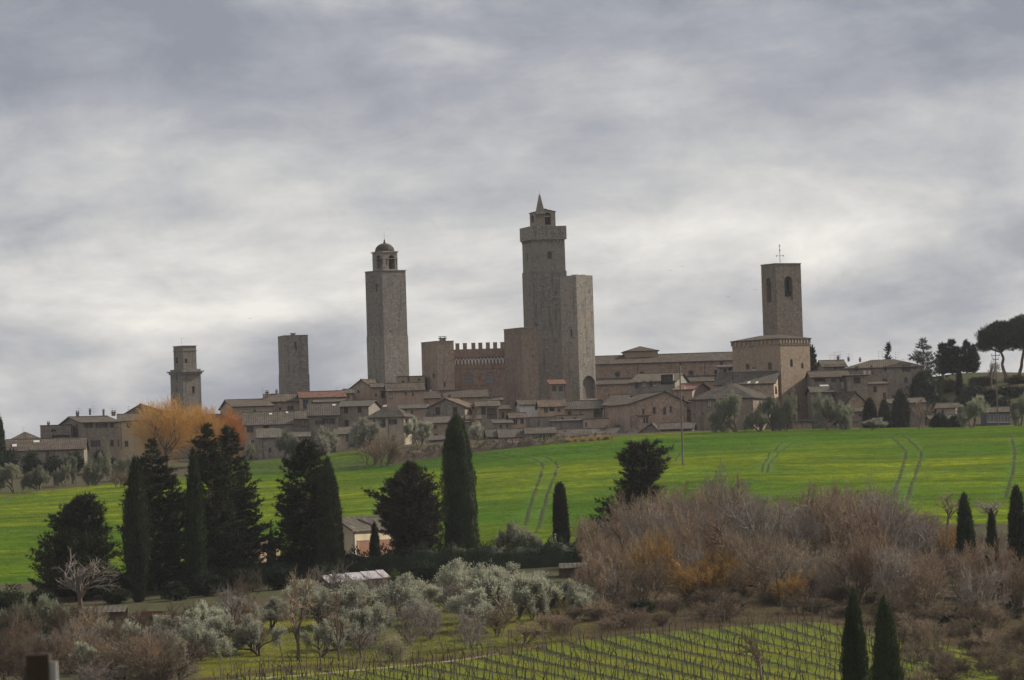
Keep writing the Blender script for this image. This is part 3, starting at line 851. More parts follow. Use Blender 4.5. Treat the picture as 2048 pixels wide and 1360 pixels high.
bo.location = Vector((cB.x, cB.y, W4.O.z + t - 1.2)) - Vector(rt['_o']) - (Vector((ctr.x, ctr.y, bz)) - Vector(bell_me.parent['_o'])); bo['_o'] = rt['_o']

D = 1016; m = D / F
rt, g, Wf, Ws = tower('square pale stone tower with broken niche standing against the tallest tower', 1124, 1156.5, 1189.5, 550, 830, D, 'pale',
    w=[(1160 + (i * 19) % 26, 570 + i * 14, 1.6, 2.2, 'n') for i in range(12)] + [(1179, 774, 28, 46, 'a', dict(rec=.9))],
    sw=[(1143, 667, 4, 16, 'n')] + [(1130 + (i * 11) % 22, 580 + i * 15, 1.6, 2.2, 'n') for i in range(13)], name='stone_tower')
mb = MB(); Wn = Wf
for w_ in mkwins(Wf, [(1179, 774, 28, 46, 'a', dict(rec=.9))], g.L, 99):
    r = (w_['s1'] - w_['s0']) / 2; cs_, ct2 = (w_['s0'] + w_['s1']) / 2, w_['t1'] - r
    fill(mb, Wf, [(w_['s0'], w_['t0']), (w_['s1'], w_['t0'])] + [(cs_ + r * math.cos(R(a)), ct2 + r * math.sin(R(a))) for a in range(0, 181, 30)], -.86)
    mb.build('niche_back', M['brown'], rt)
g2 = inset(g, -.16); g2.ze = g.ze - 150 * m; slab(rt, g, g.zb, g2.ze, .14, 'base_stage', 'pale') if False else None
mb = MB()
rr = random.Random(4)
for i in range(7):
    mb = MB(); s = .2 + i * (g.L - .6) / 7; mb.obox(Wf.p(s, g.ze - g.zb - .02, -.5 - rr.random()), Wf.h * rr.uniform(.4, .9), -Wf.n * .9, Z * rr.uniform(.08, .3)); mb.build('loose_stone', M['pale'], rt)
# small house with twin arches in front of the towers
H('narrow house with twin arched windows and red roof before the towers', 1103, 1131, 768, 815, 996, 6, None, 5, ('shed', 9), 'dun', 'tile_r', w=[(1108.5, 777, 9, 12, 'a'), (1122, 777, 9, 12, 'a')], pipes=[(1130, 769, 796)])

# ---- collegiate church: long nave, aisle, crossing block
D = 1068
r1, g, Wf, Ws = H('long church nave with round windows under a brown ribbed roof', 1190, 1480, 728, 800, D, 0.5, None, 15, ('par', 17), 'pink', 'tile', name='church_nave', cat='church',
  w=[(1235, 748.5, 9.5, 9.5, 'o', dict(rec=.5)), (1284, 748, 9.5, 9.5, 'o', dict(rec=.5)), (1382, 746, 9.5, 9.5, 'o', dict(rec=.5)), (1433, 744, 9.5, 9.5, 'o', dict(rec=.5)), (1443, 728, 6, 10, 'd')] + [(x, 732 - (x - 1214) * .03, 1.5, 4, 'n') for x in (1214, 1244, 1266, 1291, 1317, 1341, 1368, 1391, 1417)],
  pipes=[(1276, 727, 770), (1410, 725, 760)])
mb = MB(); _, t, _ = Wf.st(1300, 739); bar(mb, Wf, .05, g.L - .05, t, t + .12, .004, .06); mb.build('string_course', M['brick'], r1)
ga = layout(1190, 1480, 769, 815, D - 8, 0.5, None, 7.9)
shell(r1, ga, 'pink', gable='shed', rise=13 * D / F, part='aisle_wall', w=[(1218, 790, 3, 6, 'n')])
roof(r1, ga, 'shed', 13 * D / F, 'tile', oh=.4, part='aisle_roof')
gc = layout(1251, 1316, 702, 730, D + 5, 3, None, 9)
shell(r1, gc, 'ochre', part='crossing_block'); roof(r1, gc, 'hip', 9.5 * D / F, 'tile', oh=.35, part='crossing_roof')

# ---- bell tower of the right hand church
D = 962; m = D / F
g = layout(1563, 1622, 676, 862, D, 40, 1467, 9)
cb = empty('brick_keep', (g.A.x, g.A.y, g.zb), 'big square brick block with arched frieze below the bell tower', 'building')
Wf, Ws = shell(cb, g, 'tan', w=[(1583, 726, 5.5, 16, 'a'), (1605, 731, 5, 12, 'a'), (1586, 785, 4, 10, 'a'), (1616, 788, 5.5, 13, 'a'), (1598, 815, 4, 11, 'd'), (1618, 815, 4, 11, 'd'), (1579, 787, 2, 4, 'n')],
   sw=[(1495, 733, 7, 12, 'a'), (1540, 732, 7, 16, 'a')])
for Wx, Lx, n_ in ((Wf, g.L, 10), (Ws, g.dep, 11)):
    H0 = g.ze - g.zb
    mb = MB(); bar(mb, Wx, -.25, Lx + .25, H0 - 2.0 * m, H0, .003, .3); mb.build('cornice', M['tan'], cb)
    mb = MB(); bar(mb, Wx, -.05, Lx + .05, H0 - 13.5 * m, H0 - 12 * m, .003, .14); mb.build('string_course', M['brown'], cb)
    for i in range(n_ + 1):
        s = Lx * i / n_; mb = MB(); bar(mb, Wx, s - .15, s + .15, H0 - 10.5 * m, H0 - 2.0 * m - .002, .004, .26); mb.build('frieze_pier', M['tan'], cb)
roof(cb, g, 'hip', 9 * m, 'tile', oh=.35)
wl_ = [(1610 + 4 * (i % 3) - 3, 770 + 9 * (i // 3), 6, 4, 'n') for i in range(3)]
D = 985; m = D / F
rt, g, Wf, Ws = tower('brown bell tower with tall arched openings and iron cross on top', 1525, 1554, 1604.5, 527.5, 720, D, 'brown', name='bell_tower',
    w=[(1577, 576.5, 16.5, 49, 'a', dict(rec=1.2))], sw=[(1537.5, 580, 8.5, 50, 'a', dict(rec=1.2))])
slab(rt, g, g.ze, g.ze + .15, .1, 'coping', 'brown')
for Wx, px, py, hw_ in ((Wf, 1577, 600, 8),):
    s, t, _ = Wx.st(px, 601); mb = MB(); bar(mb, Wx, s - .95, s + .95, t, t + .9, -.32, -.22); mb.build('parapet', M['brown'], rt)
    s, t, _ = Wx.st(px, 583); mb = MB(); bar(mb, Wx, s - 1.0, s + 1.0, t, t + .12, -.6, -.45); mb.build('bell_beam', M['iron'], rt)
bo = bell_me.copy(); col.objects.link(bo); bo.parent = rt; s, t, _ = Wf.st(1577, 594); pp = Wf.p(s, t, -.75)
bo.location = pp - Vector(rt['_o']) - (Vector((ctr.x, ctr.y, bz)) - Vector(bell_me.parent['_o'])); bo['_o'] = rt['_o']
P = at(1560, 522, D + 4.5); mb = MB(); mb.tube(P - Z * .4, P + Z * 33 * m, .06, .04, 5)
for z_, l in ((10.5, .75), (20, .25), (28, .12)): mb.tube(P + Z * z_ * m - Vector((l, 0, 0)), P + Z * z_ * m + Vector((l, 0, 0)), .045, .045, 4)
for a in (-.75, .75): mb.tube(P + Z * 10.5 * m + Vector((a, 0, -.16)), P + Z * 10.5 * m + Vector((a, 0, .16)), .09, .09, 5)
for z_ in (22.5, 31): mb.tube(P + Z * (z_ - 1.2) * m, P + Z * (z_ + 1.2) * m, .13, .13, 6)
mb.build('cross', M['iron'], rt)

# ---- houses, left middle
D = 975
H('pale house with a brown ribbed roof right of the orange willow', 467, 545, 813, 860, 975, 10, 441, 9, ('par', 16), 'buff', 'tile', w=[(494, 824, 12, 11, 'p'), (510, 823, 6, 8, 'a'), (535, 829, 4, 8, 'd')], ch=[(534, 784, 6, 9)], ant=[(525, 774, 20)])
H('house with brown roof directly below the plain square tower', 530, 604, 803, 850, 985, 2, None, 10, ('par', 15), 'dun', 'tile', w=[(581, 817, 6, 10, 's'), (560, 818, 5, 6, 'd')], ch=[(553, 782, 4, 8)])
H('pale plastered house with bright red roof and tall window', 602, 690, 795, 840, 980, 6, None, 10, ('par', 12), 'buff', 'tile_r', w=[(611, 808, 11, 19, 'd'), (640, 801, 16, 4, 'p'), (668, 802, 7, 8, 'd')], ant=[(673, 774, 18), (698, 768, 22, 1)])
H('small rosy attic house with round headed windows', 630, 688, 804, 825, 968, 5, None, 6, ('par', 5), 'rose', 'tile2', w=[(650, 808.5, 5, 6, 'd'), (661, 808, 4.5, 6, 'a'), (667.5, 808, 5, 5, 'd'), (684, 806, 4, 3, 'd')])
H('long house with wide sloping roof above the left olive trees', 489, 585, 849, 935, 948, 3, None, 11, ('par', 25), 'buff', 'tile2', w=[(500, 858, 14, 13, 'd'), (532, 856, 11, 13, 'c'), (559, 858, 16, 7, 'd'), (505, 885, 6, 9, 'd')], pipes=[(526, 875, 928)], sky=[(541, 829, 6, 3), (574, 826, 5, 3)])
H('low roofed annex below the long sloping roof', 517, 619, 875, 935, 938, 3, None, 7, ('shed', 18), 'brown', 'tile2', w=[(600, 880, 6, 12, 'd'), (560, 882, 7, 9, 'd'), (540, 900, 6, 9, 'd')], pipes=[(527, 876, 932)])
H('narrow house filling the gap beside the long sloping roof', 584, 620, 837, 880, 956, 2, None, 9, ('par', 16), 'dun', 'tile2', w=[(606, 846, 6, 13, 'p')], ch=[(585, 822, 4, 24)])
H('tall house with two wide shuttered windows above the olive trees', 619, 677, 830, 925, 944, 2, None, 10, ('par', 23), 'brown', 'tile2', w=[(639, 845, 9, 8, 's'), (657.5, 842, 12, 12, 's'), (640, 875, 8, 9, 'd'), (660, 900, 5, 6, 'd')], sky=[(668, 811, 7, 3)])
H('tall flat fronted house with four dark shuttered windows', 677, 738, 811, 905, 950, -9, 762, 9, ('par', 12), 'dun', 'tile2', w=[(692, 820, 8, 13, 'c'), (719, 818, 8, 13, 'c'), (693, 846, 8, 12, 'c'), (720, 844, 8, 12, 'c')])
H('low stone annex with small roof at the foot of the flat fronted house', 672, 708, 868, 925, 938, 2, None, 7, ('shed', 14), 'pink', 'tile2', w=[(695, 876, 7, 14, 'd'), (685, 903, 3, 4, 'n'), (704, 906, 4, 12, 'd', dict(wf=1))])
H('hipped roof house with balcony and shuttered windows', 737, 809, 830, 905, 940, -22, 826, 9, ('hip', 15), 'buff', 'tile2', w=[(748, 841, 5, 4, 'd'), (763, 846, 8, 16, 's'), (786, 843, 8, 10, 's'), (788, 876, 7, 10, 'd')], sw=[(813.5, 844, 3.5, 11, 's')], pipes=[(778, 830, 880)], sky=[(770, 813, 8, 4)], ch=[(812, 821, 3, 6)])
rt = bpy.data.objects[-1] if False else None
H('high gabled house with one small arched window below the domed tower', 700, 745, 775, 815, 990, -16, 775, 10, ('perp', 17), 'buff', 'tile', w=[(716.5, 783, 5, 7, 'a')], gs=.52)
H('house with shaded porch beside the high gabled house', 745, 778, 774, 815, 986, 4, None, 9, ('par', 8), 'buff', 'tile', w=[(766, 789, 9, 15, 'l'), (752, 790, 4, 6, 'd')])
H('patched stone house with pale shuttered window left of the palace', 776, 848, 781, 825, 978, 4, None, 10, ('par', 15), 'rose', 'tile', w=[(781, 790, 7, 14, 'p'), (812, 787, 3, 5, 'd'), (826, 788, 4, 6, 'd')], ant=[(834, 772, 10, 2)])
H('flat topped ochre house beside the palace corner', 797, 850, 754, 790, 1002, 4, None, 9, ('flat', 1), 'ochre', 'tile', w=[(806, 764, 6, 6, 'd'), (817, 759, 4, 9, 'd'), (838, 759, 4, 4, 'd')])
H('small shed roofed outhouse behind the hipped roof house', 800, 850, 817, 850, 962, 2, None, 7, ('shed', 8), 'rose', 'tile2', w=[(824, 824, 5, 6, 'd')])
# ---- houses, centre
H('broad brown roofed house right below the palace', 826, 975, 797, 830, 982, 3, None, 12, ('par', 15), 'rose', 'tile', w=[(838, 806, 5, 8, 'd')], gs=.5, ch=[(876, 789, 4, 6), (861, 778, 3, 6, 'white')])
H('gabled stone house with two shuttered windows and tall white flue', 857, 930, 812, 850, 962, -14, 955, 10, ('perp', 16), 'dun', 'tile_o', w=[(875.5, 822, 9, 15, 'c'), (910, 820, 9, 12, 'c'), (867, 829, 3, 4, 'n')], gs=.5, ch=[(854.5, 806, 5, 30, 'white'), (884, 791, 5, 7), (899, 792, 5, 6)])
H('house with deep shaded balcony right of the gabled stone house', 953, 998, 812, 860, 965, 3, None, 9, ('par', 10), 'dun', 'tile', w=[(967, 822, 9, 14, 'c'), (984, 827, 19, 22, 'l')])
H('low stone block of yards and openings between balcony house and palace wall', 996, 1022, 818, 862, 974, 3, None, 8, ('shed', 8), 'rust', 'tile', w=[(1006, 830, 5, 12, 'd'), (1016, 826, 4, 7, 'd')])
H('small arched porch at the foot of the palace', 973, 1003, 800, 815, 990, 3, None, 5, ('par', 6), 'rust', 'tile2', w=[(982, 804, 10, 8, 'a'), (999, 803, 5, 10, 'a')])
H('house with a clean white wall below the palace stair block', 1040, 1095, 809, 838, 975, 5, None, 8, ('par', 10), 'white', 'tile', w=[(1072, 816, 4, 6, 'd')])
H('peach house under a faded orange roof with dark loggia', 1080, 1130, 813, 845, 965, 3, None, 9, ('par', 14), 'peach', 'tile_o', w=[(1092, 820, 8, 9, 'd'), (1104, 819, 10, 7, 'l'), (1118, 820, 6, 6, 'd')])
H('long grey roofed house below the niche tower', 1122, 1206, 818, 845, 968, 3, None, 10, ('par', 16), 'buff', 'tile2', w=[(1139, 827, 7, 8, 'c'), (1161, 826, 4, 8, 'd', dict(wf=1)), (1196, 825, 17, 20, 'l')], ch=[(1188, 812, 5, 6, 'white')])
H('plastered house with a single tall arched window', 1207, 1238, 809, 850, 958, -16, 1282, 9, ('par', 21), 'rose', 'tile2', w=[(1221.5, 822, 6, 14, 'a')], pipes=[(1209.5, 810, 838), (1231, 809, 830)])
H('small peach house with two windows in front of the yard walls', 1022, 1052, 835, 862, 950, 5, None, 7, ('par', 9), 'peach', 'tile', w=[(1028, 843, 6, 10, 's'), (1044, 842, 7, 10, 'd')])
H('plain grey garden wall house in the middle of the town', 1050, 1110, 836, 862, 952, 2, None, 5, ('flat', 1), 'grime', 'tile2', w=[(1078, 846, 3, 8, 'n')])
H('low grey roofed range with parapet terrace', 1105, 1170, 842, 865, 948, 2, None, 8, ('shed', 4), 'grime', 'tile2', w=[(1168, 850, 3, 8, 'd')])
H('pale pink low house with one small window', 1168, 1218, 839, 880, 944, 2, None, 8, ('flat', 1), 'rose', 'tile2', w=[(1188, 857, 6, 4, 'd', dict(wf=1)), (1172, 849, 3, 9, 'd')])
H('front row cottage with two shuttered windows, its ridge edged white', 1001, 1053, 874, 900, 936, 3, None, 9, ('par', 16), 'buff', 'tile2', w=[(1010, 884, 7, 9, 's', dict(wf=1)), (1039, 883, 7, 8, 's', dict(wf=1))])
H('front row cottage with blank wall beside the leafy olive', 976, 1001, 873, 900, 938, 3, None, 9, ('par', 15), 'buff', 'tile2')
H('front row cottage with two wide shuttered windows near the hedge', 1054, 1111, 867, 900, 934, 3, None, 9, ('par', 12), 'buff', 'tile2', w=[(1075, 876, 8, 10, 's', dict(wf=1)), (1095, 875, 8, 10, 's', dict(wf=1))], ch=[(1110, 861, 4, 6, 'rust')])
H('tiny pale shed with lit side wall behind the hedge', 1117, 1130, 861, 880, 938, -24, 1144, 5, ('par', 4), 'buff', 'tile2', w=[(1124, 868, 6, 8, 'd')])
H('long low roof running along the field edge', 1112, 1245, 877, 895, 934, 2, None, 9, ('par', 18), 'brown', 'tile2', ch=[(1213, 854, 6, 12, 'grime')])
H('low roof with a patch of orange tiles at the field edge', 1245, 1290, 873, 890, 932, 2, None, 9, ('hip', 18), 'brown', 'tile2')
H('large pink gabled house with arched windows and triple arched loggia', 1261, 1374, 807, 872, 942, 17, 1217, 12, ('perp', 22), 'pink', 'tile', gs=.62, w=[(1287, 823, 4.5, 11, 'd'), (1308.5, 821, 6, 14, 'a'), (1329.5, 821.5, 6, 15, 'a'), (1341.5, 818, 4.5, 12, 'd')], sw=[(1235, 853, 8, 6, 'd', dict(wf=1))], pipes=[(1262, 833, 858)], name='gabled_house')
H('brick porch with twin arches against the pink gabled house', 1281, 1299, 831, 872, 938, 10, None, 3, ('shed', 1), 'pink', 'tile', w=[(1288.5, 841, 4, 11, 'a'), (1294, 841, 4, 11, 'a')])
H('low grey roofed barn beside the utility pole', 1322, 1385, 856, 875, 932, -6, None, 9, ('par', 12), 'brown', 'tile2')
H('low gabled barn end at the field edge', 1272, 1324, 868, 880, 930, -6, None, 9, ('perp', 22), 'brown', 'tile2', gs=.62)
H('house with a sloping mossy roof and long shaded balcony', 1262, 1350, 762, 800, 990, -8, 1380, 10, ('par', 20), 'grime', 'tile', w=[(1273, 770, 8, 13, 'd'), (1288, 768, 10, 13, 'p'), (1302, 767, 6, 12, 'd'), (1310, 766, 5, 9, 'd', dict(wf=1)), (1334, 759, 24, 20, 'l')], ch=[(1361, 729, 4, 9, 'tan')])
mb = None
H('house with dusty red roof left of the big brick house', 1348, 1385, 778, 815, 958, -14, 1422, 8, ('par', 13), 'rose', 'tile_r', w=[(1366, 796, 3, 9, 'd')], pipes=[(1356, 779, 800)])
H('small lean house between the pink gable and the big brick house', 1373, 1384, 806, 860, 950, 2, None, 6, ('flat', 1), 'rust', 'tile2', w=[(1378, 821, 8, 4, 'd')])
H('big two storey brick house with blind arches and blue door', 1382, 1507, 793, 870, 940, -18, 1548, 12, ('hip', 31), 'rust', 'tile2', w=[(1418.5, 806, 8, 16, 'p'), (1466, 800, 8, 12, 'p'), (1426, 855, 7, 13, 'd', dict(sm=None)), (1388, 829, 3, 3, 'n'), (1407, 828, 3, 3, 'n')], sw=[(1531, 801, 5, 7, 'd')], sky=[(1498, 766, 5, 4), (1514, 766, 5, 4)], name='brick_house', ch=[(1466, 757, 3, 12, 'metal')])
H('house with long sloping roof against the big brick block', 1432, 1548, 765, 800, 956, -12, 1568, 9, ('par', 24), 'tan', 'tile2', w=[(1477, 752, 4, 4, 'd')], sw=[(1552, 780, 8, 17, 'a')], ch=[(1508, 737, 6, 4, 'white')])
H('little house with two arches left of the brick block', 1440, 1470, 735, 765, 985, 3, None, 6, ('shed', 6), 'dun', 'tile', w=[(1450, 741, 6, 8, 'a'), (1460, 738, 6, 7, 'a')], ch=[(1433, 756, 8, 14, 'dun')])
H('low wall building with sloped end at the foot of the brick block', 1585, 1625, 843, 868, 950, 3, None, 4, ('shed', 4), 'tan', 'tile', w=[(1604, 850, 2, 10, 'n')])
H('low roofed house below the gabled stone house and its white flue', 853, 936, 846, 895, 946, 3, None, 8, ('shed', 13), 'rose', 'tile2', w=[(870, 854, 9, 7, 'd'), (872, 872, 8, 9, 'd'), (900, 860, 7, 9, 'c')])
H('stone annex stepping down before the low roofed house', 862, 925, 880, 905, 936, 3, None, 6, ('shed', 9), 'brown', 'tile2', w=[(880, 889, 6, 6, 'd')])
H('narrow stone house with two small windows behind the lone cypress tip', 936, 960, 838, 890, 948, 4, None, 7, ('par', 8), 'pink', 'tile', w=[(942, 848, 5, 8, 'd'), (953, 865, 5, 8, 'd')])
H('low yard house left of the small peach house', 990, 1024, 846, 880, 944, 4, None, 6, ('shed', 7), 'grime', 'tile2', w=[(1002, 853, 5, 7, 'd'), (1015, 852, 4, 6, 'd')])
H('small house with patched roof beside the red roofed house', 690, 705, 786, 812, 984, 4, None, 7, ('par', 8), 'rose', 'tile', w=[(697, 794, 4, 6, 'd')])
H('small roof house tucked left of the long sloping roof', 468, 497, 838, 880, 955, 4, None, 7, ('par', 10), 'dun', 'tile', w=[(480, 846, 6, 8, 'd')])
H('terrace house with open roof gallery above the front cottages', 1112, 1168, 832, 850, 955, 3, None, 5, ('flat', 1), 'buff', 'tile2', w=[(1125, 838, 5, 7, 'd'), (1150, 838, 6, 6, 'd')])
H('stone house with small windows behind the right hand olives', 1780, 1850, 806, 862, 940, 3, None, 8, ('par', 9), 'brown', 'tile', w=[(1795, 816, 5, 7, 'd'), (1812, 818, 5, 7, 'd')])
# ---- houses, right
H('large stone house with laundry line and many windows', 1690, 1848, 731, 862, 968, -4, None, 12, ('hip', 16), 'dun', 'tile', name='large_house', w=[(1713.5, 737, 7, 9, 'd'), (1743, 735, 4, 8, 'd'), (1771, 737, 5, 10, 'd'), (1812, 737, 8, 12, 's'), (1770, 764, 9, 12, 'c'), (1812, 760, 7, 11, 'd'), (1750, 776, 7, 11, 'c'), (1769, 791, 6, 13, 'd'), (1786.5, 793.5, 4, 7, 'd'), (1732, 760, 6, 10, 'd')],
  ch=[(1676, 714, 5, 8), (1697, 717, 4, 6), (1720, 718, 4, 6)], ant=[(1660, 709, 16), (1669, 704, 20), (1680, 702, 22), (1697, 707, 14), (1757, 701, 22), (1765, 702, 20), (1791, 703, 22), (1806, 717, 6, 1)])
H('wing with brown roof left of the large stone house', 1648, 1692, 733, 790, 972, 3, None, 11, ('par', 13), 'brown', 'tile', w=[(1670, 736, 4, 6, 'd'), (1660, 745, 4, 6, 'd')])
H('low house with shaded gallery behind the brick block', 1624, 1698, 754, 800, 958, 3, None, 9, ('par', 12), 'brown', 'tile', w=[(1640, 759, 22, 9, 'l'), (1667, 760, 10, 8, 'd'), (1683, 760, 6, 8, 'd')])
H('stepped annex with dark arched door below the large stone house', 1695, 1736, 751, 800, 955, 3, None, 7, ('shed', 3), 'brown', 'tile', w=[(1714, 761, 14, 12, 'l')])
H('tall plastered annex in front of the large stone house', 1735, 1776, 768, 850, 958, 3, None, 6, ('shed', 5), 'buff', 'tile', w=[(1750, 778, 7, 11, 'c'), (1769, 792, 6, 14, 'd')])
H('small barn with orange brick gable right of the brick block', 1692, 1733, 806, 850, 944, 22, 1645, 9, ('perp', 22), 'tan', 'tile', gs=.45)
H('low dark roofed lean house behind the orange gable barn', 1625, 1665, 784, 830, 952, 3, None, 9, ('par', 12), 'brown', 'tile2', sky=[(1648, 772, 18, 4)], ch=[(1685, 762, 5, 14, 'dun')])
H('low stone cottage below the orange gable barn', 1690, 1735, 823, 868, 940, 3, None, 7, ('shed', 12), 'brown', 'tile', w=[(1700, 832, 4, 5, 'd'), (1720, 830, 4, 5, 'd')])
H('low cottage with rosy roof at the field edge', 1680, 1716, 858, 875, 926, 3, None, 6, ('par', 14), 'rose', 'tile_o')
H('small cottage with white end wall behind the right hand olives', 1873, 1912, 814, 850, 955, -14, 1920, 7, ('par', 9), 'buff', 'tile', w=[(1885, 824, 5, 7, 'd')])
H('long low dark roof behind the field at the right', 1862, 1925, 838, 862, 948, 3, None, 7, ('par', 8), 'brown', 'tile2')
def greenhouse():
    g = layout(1972, 2020, 824, 850, 940, 3, None, 7)
    rt = empty('greenhouse', (g.A.x, g.A.y, g.zb), 'blue grey glazed greenhouse with brown roof by the utility pole', 'greenhouse')
    W, _ = shell(rt, g, 'blue', w=[(1977 + 7 * i, 836, 5.5, 16, 'd', dict(wf=1, rec=.05)) for i in range(7)], gable='par', rise=1.0)
    roof(rt, g, 'par', 1.0, 'tile')
greenhouse()
H('long brown roofed house at the right edge of the town', 2000, 2075, 840, 862, 955, 3, None, 9, ('par', 12), 'tan', 'tile', w=[(2015, 846, 6, 6, 'd')])
H('grey stone retaining house below the pines', 1915, 2080, 809, 850, 985, 3, None, 9, ('par', 8), 'grime', 'tile2', w=[(1950, 818, 6, 8, 'd'), (1985, 818, 6, 8, 'd')])
# laundry
for i, (px, c) in enumerate(((1729, 'white'), (1734, 'ochre'), (1739, 'cream'), (1745, 'tile_r'))):
    P = at(px, 742, 966.2); mb = MB(); mb.obox(P - Vector((.24, 0, .75)), (.48, 0, 0), (0, .03, 0), (0, 0, .85 - .1 * (i % 2)))
    o = mb.build('hanging_cloth', M[c]); tag(o, ['white', 'yellow', 'cream', 'red'][i] + ' cloth on the laundry line of the large stone house', 'laundry')
    o.data.transform(Matrix.Translation(-P)); o.location = P
# ground floor farm house between the conifers
D = 536
rt, g, Wf, Ws = H('farmhouse with sunlit cream wall and red brick lattice among the conifers', 707, 790, 1060, 1120, D, 63, 640, 8, ('par', 24), 'cream', 'tile2', name='farmhouse', ch=(), oh=.22)
mb = MB()
s0, t1, _ = Wf.st(715, 1082); s1, t0, _ = Wf.st(786, 1114)
nx, ny = int((s1 - s0) / .30), int((t1 - t0) / .16)
for j in range(ny):
    for i in range(nx):
        s = s0 + .30 * i + (.15 if j % 2 else 0); t = t0 + .16 * j
        bar(mb, Wf, s, s + .2, t, t + .08, .004, .07)
tag(mb.build('brick_lattice', mat_flat('terracotta', (.38, .15, .085)), rt), kind='stuff')
mb = MB(); bar(mb, Wf, s0 - .12, s0 - .002, t0, t1 + .1, .003, .1); bar(mb, Wf, s0, s1, t1 + .02, t1 + .1, .003, .1); mb.build('lattice_frame', M['cream'], rt)
chimney(rt, 760, 1013, D + 6, 11, 22, 'pink'); downpipe(rt, Wf, 708.5, 1061, 1116)
mb = MB(); bar(mb, Wf, -.3, g.L + .2, g.ze - g.zb - .28, g.ze - g.zb - .05, .004, .2); mb.build('eaves_moulding', M['rose'], rt)
H('small sunlit outbuilding glimpsed between the conifers', 520, 560, 1092, 1130, 538, 60, 490, 5, ('par', 9), 'peach', 'tile_o', oh=.2)
# ------------------------------------------------------------------ ground
def I(x, tab): return np.interp(x, [t[0] for t in tab], [t[1] for t in tab])
FAR = [(-900, 770), (0, 780), (300, 800), (520, 836), (700, 845), (1050, 865), (1366, 885), (1600, 900), (3000, 905)]
NEAR = [(-900, 520), (0, 520), (600, 548), (1150, 545), (1300, 545), (1500, 560), (3000, 570)]
VTOP = [(-900, 330), (380, 362), (470, 374), (560, 385), (800, 396), (1000, 400), (1100, 403), (1300, 410), (1500, 418), (1640, 422), (1750, 413), (1850, 404), (3000, 395)]
def pxcol(X, Y, Zv): 
    X, Y, Zv = np.asarray(X), np.asarray(Y), np.asarray(Zv)
    k = Y * FWD.y + Zv * FWD.z
    k = np.maximum(k, 1)
    return 1024 + F * (X * RT.x + Y * RT.y + Zv * RT.z) / k
def sstep(a, b, x):
    t = np.clip((x - a) / (b - a), 0, 1); return t * t * (3 - 2 * t)
def zones(X, Y, Zv):
    px = pxcol(X, Y, Zv)
    nf, ff, vt = I(px, NEAR), I(px, FAR), I(px, VTOP)
    field = sstep(nf - 4, nf + 4, Y) * (1 - sstep(ff - 2, ff + 2, Y))
    vine = (1 - sstep(vt - 1.5, vt + 1.5, Y)) * sstep(280, 320, Y) * sstep(300, 420, px)
    return px, field, vine
def axis(dense, outer):
    return np.array(sorted(set(np.round(np.concatenate([dense, outer]), 3))))
xs = axis(np.arange(-135, 135.1, 2.5), np.array([-12000, -6000, -3000, -1500, -900, -600, -450, -350, -280, -230, -190, -160, 160, 190, 230, 280, 350, 450, 600, 900, 1500, 3000, 6000, 12000]))
ys = axis(np.concatenate([np.arange(-60, 300, 12), np.arange(300, 960, 3.0), np.arange(960, 1200, 12)]), np.array([-8000, -3000, -1000, -400, -200, -120, 1240, 1300, 1400, 1600, 2000, 3000, 5000, 9000, 16000]))
GX, GY = np.meshgrid(xs, ys)
GZ = heights(GX, GY)
nx, ny = len(xs), len(ys)
V = np.stack([GX.ravel(), GY.ravel(), GZ.ravel()], 1)
ii = (np.arange(ny - 1)[:, None] * nx + np.arange(nx - 1)[None]).ravel()
Fq = np.stack([ii, ii + 1, ii + nx + 1, ii + nx], 1)

def mat_ground():
    t = NT('ground soil and turf', .95, .05); p = t.pos()
    at_ = t.new('ShaderNodeAttribute', attribute_name='zone')
    sp = t.new('ShaderNodeSeparateColor'); t.l.new(at_.outputs['Color'], sp.inputs[0])
    n1 = t.noise(p, .09, 4, .6); n2 = t.noise(p, .9, 4, .65); n3 = t.noise(p, 5, 3, .6)
    rough = t.mix(t.rng(n1, .38, .62, 0, 1), (.062, .047, .031), (.05, .062, .024))          # bank and litter
    rough = t.mix(t.rng(n2, .45, .7, 0, .7), rough, (.10, .075, .048))
    field = t.mix(t.rng(n2, .35, .65, 0, 1), (.075, .15, .012), (.05, .10, .012))
    vin = t.mix(t.rng(n2, .35, .65, 0, 1), (.12, .15, .022), (.085, .125, .02))
    # the tilled strips under the vine rows
    sx = t.new('ShaderNodeSeparateXYZ'); t.l.new(p, sx.inputs[0])
    r = t.math('ADD', t.math('MULTIPLY', sx.outputs[0], .978), t.math('MULTIPLY', sx.outputs[1], .208))
    r = t.math('ADD', r, t.math('MULTIPLY', n2, .5))
    fr = t.math('ABSOLUTE', t.math('SUBTRACT', t.math('FRACT', t.math('DIVIDE', r, 3.1)), .5))
    vin = t.mix(t.rng(fr, .18, .26, 1, 0), vin, (.035, .04, .016))
    c = t.mix(sp.outputs[0], rough, field)
    c = t.mix(sp.outputs[1], c, vin)
    c = t.hsv(c, t.rng(n3, .25, .75, .75, 1.25)); t.color(c)
    t.bump(n3, .8, .12)
    return t.m
me = mesh_np('ground', V, Fq, mat_ground(), smooth=True)
px_, fld, vin = zones(V[:, 0], V[:, 1], V[:, 2])
ca = me.color_attributes.new('zone', 'FLOAT_COLOR', 'POINT')
ca.data.foreach_set('color', np.stack([fld, vin, np.zeros(len(V)), np.ones(len(V))], 1).astype(np.float32).ravel())
ground = tag(link('ground', me), kind='structure')
GBVH = BVHTree.FromPolygons([tuple(v) for v in V], [tuple(f) for f in Fq])
def drop(x, y):
    h_ = GBVH.ray_cast(Vector((x, y, 400)), Vector((0, 0, -1)))
    return h_[0].z if h_[0] else hz(x, y)
def gpt(px, D):
    P = gnd(px, D); return Vector((P.x, P.y, drop(P.x, P.y)))
